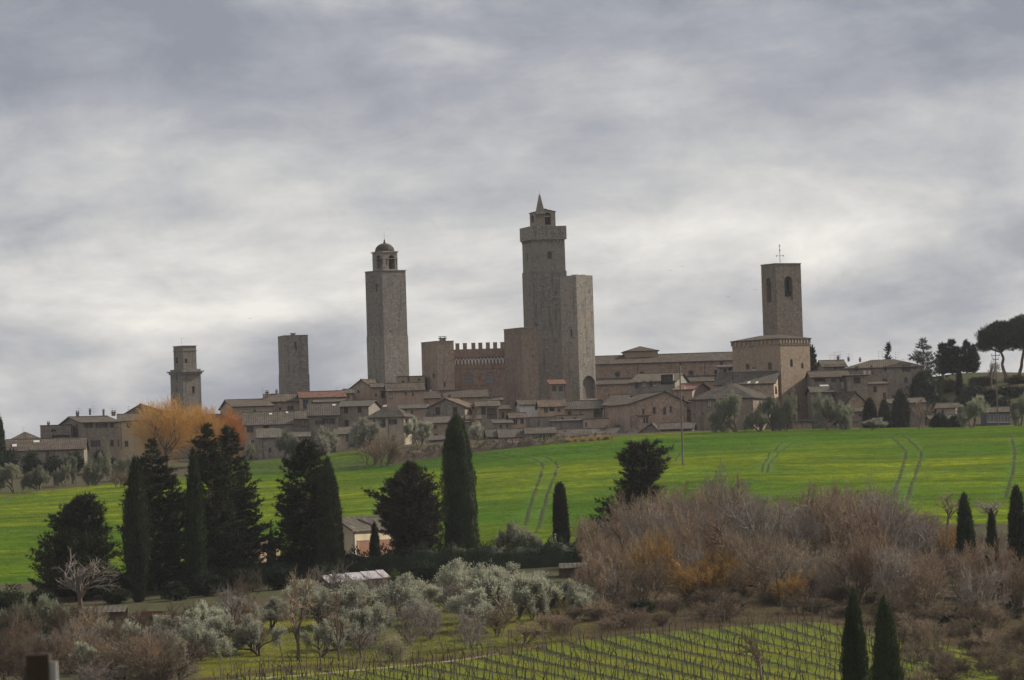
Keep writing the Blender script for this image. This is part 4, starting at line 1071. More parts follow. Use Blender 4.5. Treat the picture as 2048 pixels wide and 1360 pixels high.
def on_ground(px, py, lo=300, hi=930):
    """where the line of sight of a photo pixel meets the ground"""
    d = ray(px, py).normalized(); h_ = GBVH.ray_cast(d * lo, d)
    return h_[0]

# ------------------------------------------------------------------ wheel tracks and path: strips laid on the ground
def strip(name, line, width, mat, rise=.05, step=2.5, seed=1, parts=1):
    rr = random.Random(seed)
    P = [p for p in line if p is not None]
    pts2 = []
    for a, b in zip(P, P[1:]):
        n = max(1, int((b - a).length / step))
        for i in range(n): pts2.append(a.lerp(b, i / n))
    pts2.append(P[-1])
    for _ in range(6):                                        # smooth the line
        pts2 = [pts2[0]] + [(pts2[i - 1] + pts2[i] * 2 + pts2[i + 1]) / 4 for i in range(1, len(pts2) - 1)] + [pts2[-1]]
    mb = MB(); prev = None
    for i, p in enumerate(pts2):
        q = pts2[min(i + 1, len(pts2) - 1)]; o = pts2[max(i - 1, 0)]; d = (q - o); d.z = 0; d.normalize()
        s = Vector((-d.y, d.x, 0)); w = width / 2 * rr.uniform(.8, 1.2)
        row = [Vector((p.x + s.x * k * w, p.y + s.y * k * w, 0)) for k in (1, .33, -.33, -1)]
        row = [Vector((v.x, v.y, drop(v.x, v.y) + (rise if 0 < k < 3 else -.02))) for k, v in enumerate(row)]
        if prev:
            for k in range(3): mb.face([prev[k], prev[k + 1], row[k + 1], row[k]][::-1])
        prev = row
    return tag(mb.build(name, mat, smooth=True), kind='structure'), pts2
t = NT('track soil', .95, .05); p = t.pos()
t.color(t.mix(t.rng(t.noise(p, 1.2, 4, .65), .3, .7, 0, 1), (.045, .040, .022), (.035, .042, .014))); M['soil'] = t.m
t = NT('path dirt', .95, .05); p = t.pos()
t.color(t.mix(t.rng(t.noise(p, 1.0, 4, .65), .3, .7, 0, 1), (.26, .20, .13), (.15, .13, .07))); M['path'] = t.m
TRACKS = []
for i, ln in enumerate((
    [(1052, 914), (1070, 917), (1080, 924), (1087, 934), (1083, 948), (1075, 970), (1064, 1000), (1057, 1025), (1050, 1052)],
    [(1082, 912), (1100, 915), (1110, 924), (1116, 931), (1112, 945), (1104, 965), (1094, 990), (1084, 1030), (1073, 1065)],
    [(1775, 870), (1790, 880), (1805, 893), (1813, 903), (1808, 925), (1800, 955), (1790, 985), (1780, 1012)],
    [(1805, 870), (1820, 882), (1835, 895), (1844, 906), (1838, 928), (1828, 960), (1818, 990), (1808, 1018)],
    [(2019, 868), (2026, 885), (2030, 905), (2028, 935), (2020, 965), (2012, 995)],
    [(1620, 872), (1590, 885), (1565, 900), (1545, 920), (1535, 945)],
    [(1590, 872), (1560, 888), (1540, 905), (1530, 925), (1524, 945)],
    [(1338, 908), (1325, 920)], [(1360, 905), (1345, 925)],
    [(790, 958), (770, 975), (762, 1000), (752, 1030)])):
    L_ = [on_ground(*q) for q in ln]
    o, pl = strip('wheel_track', L_, .65 if i not in (5, 6, 7, 8) else .4, M['soil'], .06, 2.5, i)
    TRACKS.append(np.array([(q.x, q.y) for q in pl]))
_, pathl = strip('dirt_path', [on_ground(*q) for q in ((500, 1358), (620, 1349), (720, 1340), (820, 1330), (920, 1319), (1010, 1306), (1090, 1290))], 1.6, M['path'], .05, 2.5, 77)
TRP = np.concatenate(TRACKS)

# ------------------------------------------------------------------ grass: blades scattered over field, vineyard and grove
def nrm(v): return v / np.maximum(np.linalg.norm(v, axis=-1, keepdims=True), 1e-9)
def blades(P, Dr, L, Wd, rng):
    """triangles from base points P along Dr"""
    s = nrm(np.cross(Dr, rng.normal(size=P.shape)))
    a = P + s * (Wd / 2)[:, None]; b = P - s * (Wd / 2)[:, None]; c = P + Dr * L[:, None]
    V_ = np.stack([a, b, c], 1).reshape(-1, 3)
    return V_, np.arange(len(V_)).reshape(-1, 3)
def tuft(name, mat, n, rad, hgt, wid, seed, lean=.45):
    rng = np.random.default_rng(seed)
    r = rad * np.sqrt(rng.random(n)); a = rng.random(n) * 6.283
    P = np.stack([r * np.cos(a), r * np.sin(a), np.full(n, -.03)], 1)
    Dr = nrm(np.stack([rng.normal(size=n) * lean, rng.normal(size=n) * lean, np.ones(n)], 1))
    V_, F_ = blades(P, Dr, hgt * rng.uniform(.6, 1.2, n), np.full(n, wid) * rng.uniform(.7, 1.3, n), rng)
    return bpy.data.objects.new(name, mesh_np(name, V_, F_, mat))
def scatter(name, pts3, tuft_o, label, cat, s0=.7, s1=1.35, seed=0):
    me = bpy.data.meshes.new(name); me.vertices.add(len(pts3)); me.vertices.foreach_set('co', np.asarray(pts3, np.float32).ravel()); me.update()
    o = link(name, me); tag(o, label, cat, kind='stuff')
    ng = bpy.data.node_groups.new(name, 'GeometryNodeTree')
    ng.interface.new_socket('Geometry', in_out='INPUT', socket_type='NodeSocketGeometry'); ng.interface.new_socket('Geometry', in_out='OUTPUT', socket_type='NodeSocketGeometry')
    gi, go = ng.nodes.new('NodeGroupInput'), ng.nodes.new('NodeGroupOutput')
    ip = ng.nodes.new('GeometryNodeInstanceOnPoints'); oi = ng.nodes.new('GeometryNodeObjectInfo'); oi.inputs[0].default_value = tuft_o
    rv = ng.nodes.new('FunctionNodeRandomValue'); rv.data_type = 'FLOAT_VECTOR'
    rv.inputs[0].default_value = (0, 0, 0); rv.inputs[1].default_value = (0, 0, 6.283); rv.inputs['Seed'].default_value = seed
    rs = ng.nodes.new('FunctionNodeRandomValue'); rs.data_type = 'FLOAT'; rs.inputs[2].default_value = s0; rs.inputs[3].default_value = s1; rs.inputs['Seed'].default_value = seed + 5
    L = ng.links
    L.new(gi.outputs[0], ip.inputs['Points']); L.new(oi.outputs['Geometry'], ip.inputs['Instance'])
    L.new(rv.outputs[0], ip.inputs['Rotation']); L.new(rs.outputs[1], ip.inputs['Scale']); L.new(ip.outputs[0], go.inputs[0])
    md = o.modifiers.new('scatter', 'NODES'); md.node_group = ng
    return o
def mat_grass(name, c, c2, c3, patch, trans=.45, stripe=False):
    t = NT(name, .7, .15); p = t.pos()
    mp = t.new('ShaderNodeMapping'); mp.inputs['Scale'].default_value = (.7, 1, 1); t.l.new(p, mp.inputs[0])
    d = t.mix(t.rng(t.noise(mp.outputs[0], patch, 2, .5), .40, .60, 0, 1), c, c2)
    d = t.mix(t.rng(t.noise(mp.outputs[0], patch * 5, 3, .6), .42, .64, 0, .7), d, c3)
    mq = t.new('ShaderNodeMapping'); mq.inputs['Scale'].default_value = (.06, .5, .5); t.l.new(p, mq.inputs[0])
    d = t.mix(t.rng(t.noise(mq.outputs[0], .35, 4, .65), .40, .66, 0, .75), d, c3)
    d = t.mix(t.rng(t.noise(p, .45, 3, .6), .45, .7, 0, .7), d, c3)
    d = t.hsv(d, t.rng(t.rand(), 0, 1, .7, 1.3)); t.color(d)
    tr = t.new('ShaderNodeBsdfTranslucent'); t.l.new(d, tr.inputs[0])
    mx = t.new('ShaderNodeMixShader'); mx.inputs[0].default_value = trans
    t.l.new(t.b.outputs[0], mx.inputs[1]); t.l.new(tr.outputs[0], mx.inputs[2]); t.l.new(mx.outputs[0], t.out.inputs[0])
    return t.m
M['wheat'] = mat_grass('young wheat', (.42, .44, .018), (.13, .25, .012), (.06, .125, .014), .0075)  # crop variation, with sunlit and cloud shaded field tones painted into its colour patches
M['vgrass'] = mat_grass('vineyard grass', (.37, .37, .03), (.23, .28, .025), (.26, .24, .05), .05)
M['dry'] = mat_grass('dry bank grass', (.15, .105, .06), (.085, .075, .035), (.19, .14, .08), .08, .3)
rng = np.random.default_rng(11)
def pts_in(n, x0, x1, y0, y1, test):
    X = rng.uniform(x0, x1, n); Y = rng.uniform(y0, y1, n)
    k = np.abs(X) < Y * .1175 + 8
    X, Y = X[k], Y[k]; Zv = heights(X, Y); k = test(X, Y, Zv)
    return np.stack([X, Y, Zv], 1)[k]
def field_test(X, Y, Zv):
    px, f, v = zones(X, Y, Zv); k = f > .5
    d2 = np.full(len(X), 9e9)
    for i in range(0, len(TRP), 200):
        b = TRP[i:i + 200]; d2 = np.minimum(d2, ((X[:, None] - b[None, :, 0]) ** 2 + (Y[:, None] - b[None, :, 1]) ** 2).min(1))
    return k & (d2 > 1.2)
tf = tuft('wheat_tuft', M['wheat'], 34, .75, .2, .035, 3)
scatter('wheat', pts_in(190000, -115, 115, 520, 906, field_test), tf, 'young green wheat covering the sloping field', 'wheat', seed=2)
def vine_test(X, Y, Zv):
    px, f, v = zones(X, Y, Zv)
    r = (X * .978 + Y * .208) / 3.1; fr = np.abs(r - np.floor(r) - .5)
    return (v > .5) & (fr > .21)
tg = tuft('grass_tuft', M['vgrass'], 34, .5, .14, .024, 4, .6)
scatter('grass', pts_in(70000, -60, 60, 320, 428, vine_test), tg, 'yellow green grass between the vine rows', 'grass', seed=3)
def grove_test(X, Y, Zv):
    px, f, v = zones(X, Y, Zv)
    return (v < .3) & (px > 400) & (px < 1180) & (Y < np.interp(px, [400, 620, 700], [436, 446, 470]))
scatter('grass', pts_in(40000, -65, 30, 370, 472, grove_test), tg, 'green grass under the olive grove', 'grass', seed=4, s0=.8, s1=1.7)
def bank_test(X, Y, Zv):
    px, f, v = zones(X, Y, Zv); vt = I(px, VTOP)
    a = (px > 1090) & (Y > vt + 1) & (Y < vt + 45) ; b = (px <= 1090) & (Y > vt - 1) & (Y < vt + 4)
    e = (Y > I(px, FAR)) & (Y < I(px, FAR) + 22) & (rng.random(len(X)) < .9)
    return a | b
td = tuft('dry_tuft', M['dry'], 40, .5, .3, .02, 5, .7)
scatter('dry_grass', pts_in(60000, -60, 60, 350, 470, bank_test), td, 'dry brown grass and litter on the bank above the vineyard', 'grass', seed=6)
def edge_test(X, Y, Zv):
    px, f, v = zones(X, Y, Zv); ff = I(px, FAR)
    return (Y > ff - 1) & (Y < ff + np.where((px < 780) & (px > 430), 85, np.where(px <= 430, 14, 28)))
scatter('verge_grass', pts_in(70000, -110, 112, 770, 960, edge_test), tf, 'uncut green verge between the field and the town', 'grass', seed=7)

# ------------------------------------------------------------------ trees
M['cyp'] = mat_leaf('cypress foliage', (.036, .052, .020), (.062, .078, .032), .15, .5)
M['con'] = mat_leaf('dark conifer foliage', (.034, .042, .020), (.068, .070, .034), .15, .5)
M['conb'] = mat_leaf('brownish conifer foliage', (.045, .040, .022), (.062, .056, .03), .12, .5)
M['olive'] = mat_leaf('olive foliage', (.33, .335, .24), (.56, .55, .435), .4, .5)
M['olived'] = mat_leaf('dark olive foliage', (.20, .21, .135), (.33, .335, .235), .35, .5)  # darker grey green leaf colour for some of the olives
M['pine'] = mat_leaf('stone pine needles', (.022, .034, .018), (.034, .046, .022), .1, .6)
M['hedge'] = mat_leaf('dark hedge leaves', (.028, .040, .020), (.045, .055, .026), .12, .6)
M['bush'] = mat_leaf('mid green leaves', (.07, .10, .03), (.11, .14, .045), .25, .6)
M['blossom'] = mat_leaf('pale cream blossom', (.42, .37, .22), (.55, .50, .34), .3, .6)
M['reed'] = mat_leaf('golden dry reeds', (.40, .28, .13), (.50, .38, .20), .3, .3)
M['bark'] = mat_bark('grey brown bark', (.11, .085, .065), (.16, .125, .095))
M['twig'] = mat_bark('brown twigs', (.165, .122, .082), (.28, .212, .145))
M['twigr'] = mat_bark('reddish twigs', (.16, .108, .075), (.25, .17, .115))
M['twigo'] = mat_bark('orange twigs', (.24, .14, .045), (.32, .19, .06))
M['twigg'] = mat_bark('pale grey twigs', (.165, .142, .12), (.26, .225, .19))
M['twigd'] = mat_bark('dark brown twigs', (.085, .065, .045), (.14, .108, .075))
M['willow'] = mat_bark('golden willow twigs', (.50, .27, .075), (.56, .35, .11))
M['willowr'] = mat_bark('red orange willow twigs', (.54, .22, .065), (.58, .26, .085))
M['vine'] = mat_bark('vine wood', (.035, .028, .022), (.055, .045, .035))
M['post'] = mat_bark('grey vineyard post', (.10, .085, .07), (.17, .15, .125))

def tubes(A, B, ra, rb, sides=3):
    d = nrm(B - A); ref = np.where(np.abs(d[:, 2:3]) > .9, np.array([[1., 0, 0]]), np.array([[0, 0, 1.]]))
    u = nrm(np.cross(d, ref)); w = np.cross(d, u)
    ang = np.arange(sides) * 2 * np.pi / sides
    off = u[:, None] * np.cos(ang)[None, :, None] + w[:, None] * np.sin(ang)[None, :, None]
    Va = A[:, None] + off * ra[:, None, None]; Vb = B[:, None] + off * rb[:, None, None]
    n = len(A); V_ = np.concatenate([Va, Vb], 1).reshape(-1, 3)
    base = (np.arange(n) * 2 * sides)[:, None]; k = np.arange(sides)[None]; k2 = (k + 1) % sides
    F_ = np.stack([base + k, base + k2, base + sides + k2, base + sides + k], -1).reshape(-1, 4)
    return V_, F_
def grow(rng, P, Dr, L, Ra, levels, nseg=3, wob=.12):
    """branching skeleton; returns segments and the last level's points and directions"""
    P, Dr, L, Ra = map(np.asarray, (P, Dr, L, Ra)); S = []
    for li in range(len(levels) + 1):
        N = len(P); pts_ = [P]; d = nrm(Dr.astype(float)); dirs = [d]
        up = levels[li - 1].get('grav', 0) if li else 0
        for i in range(nseg):
            d = nrm(d + rng.normal(size=(N, 3)) * wob + np.array([0, 0, up]) / nseg)
            pts_.append(pts_[-1] + d * (L / nseg)[:, None]); dirs.append(d)
        taper = np.linspace(1, .55 if li < len(levels) else .25, nseg + 1)
        for i in range(nseg): S.append((pts_[i], pts_[i + 1], Ra * taper[i], Ra * taper[i + 1], np.full(N, li)))
        pa, da = np.stack(pts_, 1), np.stack(dirs, 1)
        if li == len(levels): return S, pa, da
        lv = levels[li]; k = lv['k']
        f = rng.uniform(lv.get('f0', .35), 1.0, (N, k)); f[:, 0] = .99
        x = f * nseg; i0 = np.minimum(x.astype(int), nseg - 1); fr = (x - i0)[..., None]
        ar = np.arange(N)[:, None]
        nP = pa[ar, i0] * (1 - fr) + pa[ar, i0 + 1] * fr; nd = da[ar, i0 + 1]
        rd = rng.normal(size=(N, k, 3)); rd = nrm(rd - (rd * nd).sum(-1, keepdims=True) * nd)
        sp = lv['sp'] * rng.uniform(.6, 1.3, (N, k, 1))
        Dr = nrm(nd + rd * sp + np.array([0, 0, lv.get('up', 0)])).reshape(-1, 3)
        Lx = (L[:, None] * lv['ls'] * rng.uniform(.65, 1.25, (N, k)) * (1.15 - .35 * f)).ravel()
        Ra = np.repeat(Ra, k) * lv['rs']; P = nP.reshape(-1, 3); L = Lx
def seg_mesh(name, S, mats, rmin=.006, upto=None, frm=0):
    A = np.concatenate([s[0] for s in S]); B = np.concatenate([s[1] for s in S]); ra = np.concatenate([s[2] for s in S]); rb = np.concatenate([s[3] for s in S]); lv = np.concatenate([s[4] for s in S])
    k = (lv >= frm) & ((lv <= upto) if upto is not None else True)
    V_, F_ = tubes(A[k], B[k], np.maximum(ra[k], rmin), np.maximum(rb[k], rmin * .7), 5 if (upto is not None and upto <= 1) else 3)
    return mesh_np(name, V_, F_, mats)
def bare_meshes(seed, h, stems, levels, trunk_l, trunk_r, lean=.25, upto=1, twig='twig', bark='bark', rmin=.008, wob=.14):
    rng = np.random.default_rng(seed)
    a = rng.random(stems) * 6.283; r0 = .05 if stems == 1 else .35
    P = np.stack([r0 * np.cos(a), r0 * np.sin(a), np.full(stems, -.15)], 1)
    Dr = np.stack([np.cos(a) * lean, np.sin(a) * lean, np.ones(stems)], 1) + rng.normal(size=(stems, 3)) * .06
    S, pa, da = grow(rng, P, Dr, np.full(stems, trunk_l) * rng.uniform(.8, 1.2, stems), np.full(stems, trunk_r), levels, wob=wob)
    return seg_mesh('trunk', S, M[bark], .02, upto=upto), seg_mesh('crown', S, M[twig], rmin, frm=upto + 1), pa, da
def plant(name, label, cat, loc, trunk, crown, rz=0, sc=(1, 1, 1), group=None, cname='crown', tname='trunk'):
    e = empty(name, loc, label, cat, group); e.rotation_euler = (0, 0, rz); e.scale = sc
    del e['_o']
    if trunk: link(tname, trunk, e)
    if crown: link(cname, crown, e)
    return e
def px2m(D): return D / F

# --- columnar cypress
def cypress_mesh(seed, h, prof, n, mat, bl=.5, bw=.13, lump=.12, core=True):
    rng = np.random.default_rng(seed); ph = rng.random(12) * 6.28
    tp, rp = np.array([p[0] for p in prof]), np.array([p[1] for p in prof])
    def rad(t, a):
        r = np.interp(t, tp, rp)
        lum = 1 + lump * (np.sin(3 * a + 5 * t + ph[0]) + .8 * np.sin(7 * a - 6 * t + ph[1]) + .6 * np.sin(2 * a + 31 * t + ph[2]) + .6 * np.sin(11 * a + 9 * t + ph[3])) / 1.6
        return r * lum
    t = rng.random(n * 2); keep = rng.random(n * 2) < np.interp(t, tp, rp) / rp.max() + .1; t = t[keep][:n]; n = len(t)
    a = rng.random(n) * 6.283; r = rad(t, a) * (1 - np.abs(rng.normal(size=n)) * .13)
    P = np.stack([r * np.cos(a), r * np.sin(a), t * h], 1)
    o = rng.uniform(.05, .75, n)
    Dr = nrm(np.stack([np.cos(a) * o, np.sin(a) * o, np.ones(n)], 1) + rng.normal(size=(n, 3)) * .22)
    V1, F1 = blades(P, Dr, bl * rng.uniform(.5, 1.3, n), bw * rng.uniform(.6, 1.4, n), rng)
    if core:
        N, Mz = 14, 30
        tt = np.linspace(0.0, .99, Mz); aa = np.arange(N) * 6.283 / N
        TT, AA = np.meshgrid(tt, aa, indexing='ij'); RR = rad(TT, AA) * .84
        V2 = np.stack([RR * np.cos(AA), RR * np.sin(AA), TT * h], -1).reshape(-1, 3)
        q = []
        for i in range(Mz - 1):
            for j in range(N):
                a0, b0 = i * N + j, i * N + (j + 1) % N; q += [(a0, b0, b0 + N), (a0, b0 + N, a0 + N)]
        F1 = np.concatenate([F1, np.array(q) + len(V1)]); V1 = np.concatenate([V1, V2])
    return mesh_np('crown', V1, F1, mat)
def trunk_mesh(h, r, lean=(0, 0), mat='bark', seed=0):
    rng = np.random.default_rng(seed); n = 6
    z = np.linspace(-.3, h, n + 1); x = lean[0] * z / h + rng.normal(size=n + 1) * r * .25; y = lean[1] * z / h + rng.normal(size=n + 1) * r * .25
    A = np.stack([x, y, z], 1); rr = np.linspace(r, r * .45, n + 1)
    V_, F_ = tubes(A[:-1], A[1:], rr[:-1], rr[1:], 7); return mesh_np('trunk', V_, F_, M[mat])
def cypress(label, px, ytop, D, half, prof=None, n=5200, mat='cyp', seed=None, lump=.12, bl=.5, bw=.13, name='cypress_tree', ybase=None, group=None):
    G = gpt(px, D); m = D / F; yb = project(G)[1]; h = max(1.5, (yb - ytop) * m)
    R0 = half * m
    prof = prof or [(0, .45), (.06, .8), (.25, 1.0), (.5, .96), (.75, .72), (.9, .4), (1, .04)]
    me_ = cypress_mesh(seed or int(px * 13 + D), h, [(a, b * R0) for a, b in prof], n, M[mat], bl, bw, lump)
    return plant(name, label, 'tree', G, trunk_mesh(h * .5, max(.12, R0 * .16)), me_, group=group)
# --- broad ragged conifer: branches with sprays
def ragged_mesh(seed, h, sil, nbr, mat, up=.15, spray=5, dens=1.0, bl=.45, bw=.12, gap=.0, trunk_r=.3, lean=(0, 0), start=.04):
    rng = np.random.default_rng(seed)
    tp = np.array([s[0] for s in sil]); lf = np.array([s[1] for s in sil]); rt_ = np.array([s[2] for s in sil])
    t = start + (1 - start) * rng.random(nbr) ** 1.05; a = rng.random(nbr) * 6.283
    c = np.cos(a); l_, r_ = np.interp(t, tp, lf), np.interp(t, tp, rt_)
    reach = (np.where(c > 0, r_, l_) * np.abs(c) + (l_ + r_) * .5 * (1 - np.abs(c))) * rng.uniform(.62, 1.14, nbr)
    reach *= np.where(rng.random(nbr) < .10, 1.18, 1)
    d0 = np.stack([np.cos(a), np.sin(a), np.full(nbr, up) + rng.normal(size=nbr) * .12], 1)
    z0 = t * h - reach * up * .8
    base = np.stack([lean[0] * t, lean[1] * t, np.maximum(z0, .1)], 1)
    Vs, Fs, nv = [], [], 0
    K = np.maximum(3, (reach * 6.5 * dens).astype(int)); idx = np.repeat(np.arange(nbr), K)
    f = rng.uniform(.18, 1.0, len(idx)) ** .75
    sag = np.stack([np.zeros(len(idx)), np.zeros(len(idx)), (f ** 2) * .12 * reach[idx]], 1)
    pos = base[idx] + d0[idx] * (f * reach[idx])[:, None] + sag + rng.normal(size=(len(idx), 3)) * np.array([.22, .22, .10]) * (.6 + .5 * reach[idx] / 3)[:, None] * (1.1 - .5 * f)[:, None]
    ii_ = np.repeat(np.arange(len(idx)), spray); n = len(ii_)
    Dr = nrm(d0[idx][ii_] * .8 + rng.normal(size=(n, 3)) * .55 + np.array([0, 0, .25]))
    V1, F1 = blades(pos[ii_], Dr, bl * rng.uniform(.5, 1.3, n), bw * rng.uniform(.6, 1.4, n), rng)
    crown = mesh_np('crown', V1, F1, mat)
    # trunk and boughs
    nz = 8; zz = np.linspace(-.3, h * .97, nz + 1); A = np.stack([lean[0] * zz / h, lean[1] * zz / h, zz], 1); rr = np.linspace(trunk_r, .03, nz + 1)
    Va, Fa = tubes(A[:-1], A[1:], rr[:-1], rr[1:], 5)
    tip = base + d0 * (reach * .9)[:, None]; Vb, Fb = tubes(base, tip, np.full(nbr, .05), np.full(nbr, .012), 3)
    trunk = mesh_np('trunk', np.concatenate([Va, Vb]), np.concatenate([Fa, Fb + len(Va)]), M['bark'])
    return trunk, crown
def ragged(label, px, ytop, D, sil, nbr=300, mat='con', up=.15, dens=1.0, seed=None, spray=5, name='conifer_tree', lean=0, bl=.45, bw=.12, start=.04, ybase=None):
    G = gpt(px, D); m = D / F; yb = project(G)[1] if ybase is None else ybase; h = (yb - ytop) * m
    tr, cr_ = ragged_mesh(seed or int(px * 7 + D), h, [(a, b * m, c * m) for a, b, c in sil], nbr, M[mat], up, spray, dens, bl, bw, lean=(lean * m, 0), trunk_r=.28, start=start)
    return plant(name, label, 'tree', G, tr, cr_)

cypress('tall dense cypress standing alone before the green field', 922, 829, 508, 34, [(0, .7), (.05, .95), (.3, 1.0), (.55, .93), (.75, .78), (.88, .6), (.95, .38), (1, .05)], 15000, bl=.4, bw=.085, lump=.15)
cypress('slim dark cypress beside the short white post', 1124, 968, 512, 14.5, [(0, .9), (.3, 1.0), (.6, .88), (.85, .66), (.95, .4), (1, .1)], 5200, 'con', lump=.10)
cypress('narrow dark cypress leaning into the tall conifer group', 278, 918, 476, 25, [(0, .35), (.15, .7), (.4, 1.0), (.6, .9), (.8, .6), (.93, .35), (1, .06)], 6500, 'con', lump=.16)
cypress('narrow cypress at the left flank of the tallest conifers', 394, 900, 482, 21, [(0, .9), (.4, 1.0), (.7, .7), (.9, .35), (1, .05)], 5200)
cypress('dense cone shaped cypress hugging the conifer left of the farmhouse', 662, 918, 497, 28, [(0, .95), (.25, 1.0), (.5, .85), (.75, .6), (.9, .32), (1, .03)], 7000, 'con', lump=.12)
cypress('small pointed cypress in front of the farmhouse', 751, 1043, 512, 10.5, [(0, .8), (.3, 1), (.6, .75), (.85, .4), (1, .05)], 1800, bl=.35, bw=.1)
cypress('small pointed cypress left of the farmhouse conifer', 545, 1056, 508, 9, [(0, .9), (.3, 1), (.6, .75), (.85, .4), (1, .05)], 1600, bl=.35, bw=.1)
cypress('tiny pointed cypress at the foot of the tall cypress', 882, 1080, 505, 7.5, [(0, .9), (.3, 1), (.6, .7), (.85, .35), (1, .05)], 900, bl=.3, bw=.1)
cypress('dark cypress in the thicket, taller of the small pair', 1934, 988, 470, 18, [(0, .9), (.4, 1.0), (.7, .75), (.88, .45), (1, .05)], 4200, seed=5)
cypress('short cypress with narrow tip in the thicket', 1988, 1020, 460, 15, [(0, 1.0), (.3, .95), (.6, .6), (.85, .28), (1, .03)], 3600, seed=6)
cypress('tall cypress at the right edge of the picture', 2040, 974, 455, 19, [(0, .9), (.3, 1.0), (.7, .85), (.9, .5), (1, .08)], 5200, 'con', seed=7)
cypress('left one of the two near cypresses in the vineyard', 1714, 1180, 300, 25, [(0, 1.0), (.3, 1.0), (.55, .86), (.8, .5), (.92, .25), (1, .03)], 11000, bl=.3, bw=.05, seed=8, lump=.2)
cypress('right one of the two near cypresses in the vineyard', 1775, 1195, 296, 29, [(0, 1.0), (.3, 1.0), (.5, .82), (.75, .52), (.9, .28), (1, .03)], 12000, bl=.3, bw=.05, seed=9, lump=.22)

ragged('broad dark cedar with flat uneven top at the left', 158, 996, 488, [(0, 80, 75), (.2, 84, 82), (.45, 76, 78), (.62, 66, 60), (.78, 46, 50), (.9, 22, 46), (1, -10, 42)], 460, 'con', .35, 1.25)
ragged('conifer with drooping boughs behind the narrow leaning cypress', 312, 880, 492, [(0, 60, 40), (.25, 66, 52), (.5, 62, 55), (.7, 55, 48), (.85, 32, 30), (.95, 14, 12), (1, 3, 3)], 420, 'con', .1, 1.15)
ragged('thin dark conifer between the tall conifers', 358, 958, 500, [(0, 30, 30), (.5, 32, 30), (.8, 22, 20), (1, 3, 3)], 230, 'con', .2, 1.2)
ragged('tallest conifer of the group, its left top', 424, 849, 494, [(0, 48, 70), (.3, 46, 72), (.55, 44, 55), (.75, 36, 34), (.9, 28, 20), (1, 3, 4)], 480, 'con', .1, 1.15)
ragged('tallest conifer of the group, its right top', 466, 853, 500, [(0, 45, 82), (.2, 50, 84), (.4, 45, 66), (.6, 40, 54), (.8, 24, 34), (.92, 18, 18), (1, 5, 6)], 480, 'con', .1, 1.15)
ragged('conifer with drooping boughs left of the farmhouse', 618, 881, 500, [(0, 68, 55), (.25, 74, 60), (.5, 58, 52), (.68, 55, 46), (.84, 40, 40), (.94, 14, 26), (1, 3, 4)], 480, 'con', .08, 1.15)
ragged('broad bushy conifer right of the farmhouse', 826, 926, 503, [(0, 34, 45), (.2, 42, 58), (.36, 52, 62), (.5, 68, 62), (.65, 72, 58), (.8, 48, 50), (.92, 18, 24), (1, 3, 3)], 520, 'conb', .25, 1.2)
ragged('leaning ragged conifer at the top left of the thicket', 1276, 903, 528, [(0, 95, 60), (.2, 92, 60), (.36, 84, 50), (.5, 50, 36), (.64, 34, 42), (.8, 44, 62), (.92, 36, 58), (1, 18, 34)], 340, 'con', .3, 1.15, lean=12, ybase=1112, bl=.55)
# --- pines and dark trees by the town, right
ragged('sparse open conifer on the skyline left of the pines', 1851, 638, 972, [(0, 25, 25), (.3, 44, 42), (.5, 46, 42), (.7, 33, 32), (.85, 20, 19), (1, 2, 2)], 190, 'con', .1, .6, spray=4, bl=.7, bw=.13, start=.2, ybase=800)
cypress('dark clipped tree mass below the sparse skyline conifer', 1850, 745, 964, 32, [(0, 1), (.4, 1), (.7, .8), (.9, .5), (1, .2)], 3000, 'hedge', lump=.25, name='evergreen_tree', bl=.8, bw=.25)
for i, (px, yt, hw, lb) in enumerate(((1886, 690, 12, 'first dark cypress of the skyline clump by the mound'), (1905, 682, 20, 'widest dark cypress of the skyline clump by the mound'), (1934, 684, 11, 'forked dark cypress of the skyline clump by the mound'), (1947, 693, 9, 'last dark cypress of the skyline clump next to the stone pine'),
        (1778, 690, 4.5, 'thin pointed cypress behind the roof of the large stone house'))):
    ragged(lb, px, yt, 1045, [(0, hw, hw), (.3, hw * 1.15, hw * 1.1), (.55, hw * .95, hw), (.75, hw * .6, hw * .65), (.9, hw * .3, hw * .35), (1, 1, 1)], 130 if hw > 6 else 60, 'pine', .5, .9, seed=30 + i, bl=.9, bw=.28, name='cypress_tree')
cypress('dark rounded tree behind the brick block', 1628, 692, 1000, 14, [(0, .8), (.3, 1), (.6, .9), (.8, .6), (1, .15)], 2200, 'pine', lump=.25, bl=.8, bw=.3, name='evergreen_tree')
